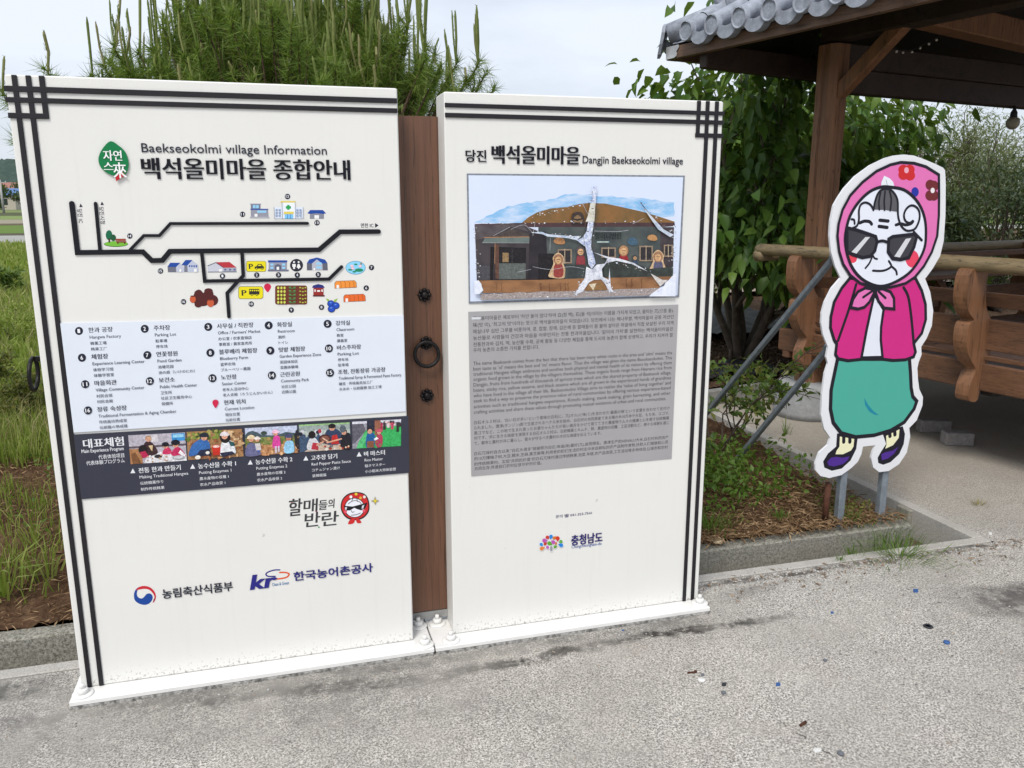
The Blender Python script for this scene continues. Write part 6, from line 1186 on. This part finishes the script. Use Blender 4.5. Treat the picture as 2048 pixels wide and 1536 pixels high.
# young plum-like shrub between the board and the cutout, thin stems with small leaves and paler new tips
SHL = leafmat("shrub_leaf", (.06, .115, .022), (.10, .17, .035), (.19, .19, .05), .45, .4)
def sprigs(name, label, cat, base, stems, n_side, ht, l_, m, group=None, seed=0, wr=.5, lean=.55):
    rg = np.random.default_rng(seed); t = thing(name, label, cat, tuple(base), group); b = MB(); LV = []
    for i in range(stems):
        t_ = rg.uniform(0, 2 * math.pi); d = np.array([math.cos(t_) * lean, math.sin(t_) * lean, 1.]); h = ht * rg.uniform(.6, 1.1); P = [np.array(base) + d * h * s_ + np.array([0, 0, -.25 * h * s_ * s_]) + rg.normal(size=3) * .012 for s_ in np.linspace(0, 1, 7)]; b.tube(P, np.linspace(.006, .0018, 7), simple("twig_bark", (.06, .045, .035), .9), 5)
        br = [P[2:]]
        for j in range(n_side):
            q = P[rg.integers(2, 6)]; a2 = rg.uniform(0, 2 * math.pi); e = np.array([math.cos(a2), math.sin(a2), rg.uniform(-.1, .5)]) * h * rg.uniform(.2, .42); Q_ = [q, q + e * .5 + np.array([0, 0, .02]), q + e]; b.tube(Q_, [.003, .002, .001], simple("twig_bark", (.06, .045, .035), .9), 4); br.append(Q_)
        for Q_ in br:
            Q_ = np.array(Q_); n_ = 13; s_ = rg.uniform(.12, 1, n_) * (len(Q_) - 1); k0 = np.minimum(s_.astype(int), len(Q_) - 2); p = Q_[k0] + (Q_[k0 + 1] - Q_[k0]) * (s_ - k0)[:, None]; dr = Q_[-1] - Q_[0]; dr = dr / np.linalg.norm(dr)
            LV.append(leaves(p, rg.normal(size=(n_, 3)) * .8 + dr * .7, rg.normal(size=(n_, 3)) * .5 + np.array([0, 0, 1.]), l_ * rg.uniform(.6, 1.2, n_), l_ * wr * rg.uniform(.8, 1.2, n_), .2))
    part(b, "stem", t); V = cat_leaves(LV); raw("foliage", V[0], V[1], m, V[2], t, True); return t
for k, (x, y, st_, ht, s_) in enumerate(((3.30, 1.55, 4, 1.12, 3), (3.62, 1.85, 4, .75, 5), (3.05, 1.25, 3, .66, 8))):
    sprigs("young_shrub", ("spindly young shrub with yellow green leaves behind the narrower board edge", "young leafy shrub in front of the barrel shaped post stone", "low young shrub beside the braces of the cutout")[k], "shrub", (x, y, .06), st_, 6, ht, .062, SHL, "young shrubs in the bed", s_)
WD_ = leafmat("weed_leaf", (.07, .15, .02), (.12, .22, .03), (.17, .27, .05), .5, .4)
n_ = 2600; X = rng.normal(3.02, .30, n_); Y = rng.normal(1.18, .30, n_); ok = (X < 3.7) & (Y > .75) & (X > 2.2); X, Y = X[ok], Y[ok]; Z = .03 + rng.uniform(0, .20, len(X)) * np.clip(1.2 - np.abs(Y - 1.25), .1, 1)
V = leaves(np.stack([X, Y, Z], 1), unit(len(X), .5), unit(len(X), 1.2), rng.uniform(.025, .055, len(X)), rng.uniform(.012, .026, len(X)), .15); stuff(raw("ground_cover", V[0], V[1], WD_, V[2], None, True), "bright green weeds carpeting the bed beside the narrower board", "weeds")
n_ = 1700; X = rng.uniform(2.45, 3.75, n_); Y = rng.uniform(.6, 1.1, n_); dens = np.sin(X * 7 + 1) * np.cos(Y * 9) > .1; X, Y = X[dens], Y[dens]; MS = leafmat("moss_leaf", (.09, .12, .02), (.15, .17, .03), (.2, .2, .05), .7, .2)
V = leaves(np.stack([X, Y, np.full(len(X), .02) + rng.uniform(0, .03, len(X))], 1), unit(len(X), .4), unit(len(X), 1.), .022, .012, .1); stuff(raw("moss", V[0], V[1], MS, V[2]), "yellow green moss patches on the mulch", "moss")
# dry mulch: thin curled straws and bark flakes
STR = leafmat("dry_straw", (.11, .062, .034), (.24, .145, .078), (.42, .29, .17), .85, .1, .1)
n_ = 9000; X = rng.uniform(2.35, 3.79, n_); Y = .475 + rng.exponential(.42, n_); ok = Y < 2.6; X, Y = X[ok], Y[ok]; D = unit(len(X)); D[:, 2] *= .22
V = leaves(np.stack([X, Y, .018 + np.clip(Y - .7, 0, 1) * .06 + rng.uniform(-.005, .022, len(X))], 1), D, unit(len(X), 1.5), rng.uniform(.02, .075, len(X)), rng.uniform(.002, .009, len(X)), .12); stuff(raw("mulch", V[0], V[1], STR, V[2]), "dry straw and bark mulch over the bed beside the cutout", "mulch")
n_ = 11000; X = rng.uniform(-2.6, .1, n_); Y = rng.uniform(.48, 3.2, n_); D = unit(n_); D[:, 2] *= .25; V = leaves(np.stack([X, Y, .015 + np.clip(Y - .7, 0, 1) * .06 + rng.uniform(-.004, .018, n_)], 1), D, unit(n_, 1.5), rng.uniform(.02, .08, n_), rng.uniform(.002, .007, n_), .15); stuff(raw("mulch", V[0], V[1], STR, V[2]), "dead grass straw lying on the red soil beside the map board", "mulch")
n_ = 5200; X = rng.uniform(3.9, 6.6, n_); Y = rng.uniform(3.7, 6.4, n_); D = unit(n_); D[:, 2] *= .3; BKF = leafmat("bark_flake", (.05, .032, .022), (.14, .09, .06), (.26, .19, .14), .9, .05, .1)
V = leaves(np.stack([X, Y, .02 + np.clip(Y - 3.6, 0, 3) * .05 + .04 * wob(X, Y, 1.1) + rng.uniform(0, .03, n_)], 1), D, unit(n_, 1.5), rng.uniform(.03, .07, n_), rng.uniform(.012, .03, n_), .05); stuff(raw("bark_chips", V[0], V[1], BKF, V[2]), "brown bark chips spread under the glossy tree", "bark chips")
n_ = 260; X = rng.uniform(2.4, 4.6, n_); Y = .19 - np.abs(rng.normal(0, .10, n_)); D = unit(n_); D[:, 2] *= .12
V = leaves(np.stack([X, Y, np.full(n_, -.024)], 1), D, unit(n_, 2.5), rng.uniform(.01, .05, n_), rng.uniform(.002, .008, n_), .08); stuff(raw("plant_litter", V[0], V[1], STR, V[2]), "dry straw and leaf scraps blown along the drain lip", "litter")
# grass: sparse clumps near the drain, dense tall weeds farther back
GR = leafmat("grass_blade", (.17, .25, .035), (.27, .36, .06), (.45, .45, .16), .55, .45); GRD = leafmat("grass_dry", (.2, .17, .07), (.32, .27, .13), (.42, .36, .2), .8, .2)
def meadow(name, label, X, Y, h, wd, m, bend=.35):
    k = len(X); t_ = rng.uniform(0, 2 * math.pi, k); V = blades(np.stack([X, Y, .02 + np.clip(Y - .7, 0, 1) * .06 * (Y < 3.6) + .03 * (Y > 3.6) - .01], 1), np.stack([np.cos(t_), np.sin(t_), np.zeros(k)], 1), h, wd, np.abs(rng.normal(bend, .25, k))); return stuff(raw(name, V[0], V[1], m, V[2]), label, "grass")
def wedge(n_, y0, y1, pw=1.):
    Y = y0 + (y1 - y0) * rng.uniform(0, 1, n_) ** pw; lo = -.32 * (Y + 2.9) - .9 + .7; hi = -.235 * (Y + 2.9) + .80 + .5; return rng.uniform(np.minimum(lo, hi - .6), hi), Y
X, Y = wedge(16000, 2.5, 5.2, .9); ok = (wob(X, Y, 1.5, 2) > -.45); X, Y = X[ok], Y[ok]; meadow("grass", "green meadow grass behind the map board", X, Y, rng.uniform(.06, .26, len(X)), rng.uniform(.003, .008, len(X)), GR)
X, Y = wedge(4200, 1.0, 2.9, .6); ok = (wob(X, Y, 2.1, 4) > .35); X, Y = X[ok], Y[ok]; meadow("grass", "thin grass clumps over brown soil beside the map board", X, Y, rng.uniform(.05, .18, len(X)), rng.uniform(.003, .007, len(X)), GR)
X, Y = wedge(22000, 4.2, 33, 1.9); meadow("grass", "yellow green weeds across the open field", X, Y, rng.uniform(.08, .28, len(X)) , rng.uniform(.008, .022, len(X)) * (1 + Y / 16), GR)
X, Y = wedge(6000, 2.7, 16, 1.4); meadow("dry_grass", "dry straw coloured stalks among the meadow grass", X, Y, rng.uniform(.12, .4, len(X)), rng.uniform(.002, .006, len(X)), GRD, .5)
X, Y = wedge(2600, .62, 1.4, .7); ok = wob(X, Y, 3, 5) > .15; X, Y = X[ok], Y[ok]; meadow("grass", "sparse grass shoots on the red soil by the drain", X, Y, rng.uniform(.05, .20, len(X)), rng.uniform(.003, .006, len(X)), GR)
def tuft(label, x, y, z, n_, h, spread, wd, m=None, bend=.7, group="grass tufts"):
    t_ = rng.uniform(0, 2 * math.pi, n_); r_ = np.abs(rng.normal(0, spread, n_)); D = np.stack([np.cos(t_), np.sin(t_), np.zeros(n_)], 1); P = np.array([x, y, z]) + D * r_[:, None]
    V = blades(P, D, rng.uniform(.5, 1.1, n_) * h, rng.uniform(.7, 1.2, n_) * wd, np.abs(rng.normal(bend, .25, n_))); tag(raw("grass_tuft", V[0] - np.array([x, y, z]), V[1], m or GR, V[2]), label, "grass tuft", group).location = (x, y, z)
g_ = lambda u, v, z: (*G(u, v, z), z)
tuft("broad bladed tuft at the frame edge on red soil", *g_(10, 1190, .04), 34, .26, .05, .013, GR, .75); tuft("broad bladed tuft half hidden by the foot of the map board", *g_(98, 1150, .05), 16, .24, .04, .010, GR, .8); tuft("small grass tuft in the bare soil above the drain", *g_(70, 1085, .05), 22, .18, .03, .006)
tuft("fine grass tuft sprouting inside the drain below the cutout", *g_(1760, 1108, -.18), 420, .24, .09, .0028, WD_, .5); tuft("small tuft in the drain joint beside the larger tuft", *g_(1704, 1118, -.06), 40, .10, .015, .003, WD_, .5); tuft("dark little tuft on the drain lip", *g_(1680, 1122, -.03), 30, .05, .012, .002, WD_, .9)
tuft("low creeping grass spreading from the drain over the yard", *g_(1800, 1112, -.03), 150, .10, .10, .0035, WD_, 2.0); tuft("tiny dry tuft alone on the pavilion pad", *g_(1955, 1010, -.03), 60, .05, .025, .002, GRD, 1.2); tuft("green tuft between the two cutout posts", *g_(1700, 1040, .01), 120, .07, .05, .004, WD_, .8); tuft("green tuft at the bed edge beside the flat stone", *g_(1418, 1060, .02), 110, .11, .05, .004, WD_, .7); tuft("green tuft in the mulch near the rusty pipe", *g_(1560, 1035, .03), 60, .06, .03, .004, WD_, .8)
tuft("thin weed sprouting beside the barrel shaped stone", *g_(1570, 868, -.03), 26, .16, .02, .004, WD_, .6)
n_ = 2600; X, Y = wedge(n_, .9, 3.0, .7); ok = wob(X, Y, 2.7, 9) > .2; X, Y = X[ok], Y[ok]; V = leaves(np.stack([X, Y, .03 + np.clip(Y - .7, 0, 1) * .06 + rng.uniform(0, .05, len(X))], 1), unit(len(X), .5), unit(len(X), 1.2), rng.uniform(.02, .05, len(X)), rng.uniform(.008, .02, len(X)), .15); stuff(raw("ground_cover", V[0], V[1], WD_, V[2], None, True), "small creeping weeds dotted over the red soil", "weeds")
RD = leafmat("reddish_weed", (.06, .08, .02), (.11, .12, .025), (.20, .16, .04), .6, .3)
for k, (u, v, r_) in enumerate(((60, 850, .34), (-30, 800, .4), (30, 690, .45))):
    x, y = G(u, v, .05); bush("bushy_weed", ("dark bushy weed beside the edge of the map board", "broad bushy weed at the edge of the view", "taller bushy weed farther out in the meadow")[k], "weed", (x, y, .05), r_, r_, r_ * .7, 2200, .035, (RD, RD, GR)[k], "bushy weeds in the meadow", r_ * .4, .3, .1, .5)
x, y = G(24, 590, .05); sprigs("tall_weed", "leafy tall weed standing above the meadow grass", "weed", (x, y, .05), 5, 4, .75, .13, GLL, None, 4, .4, .3)
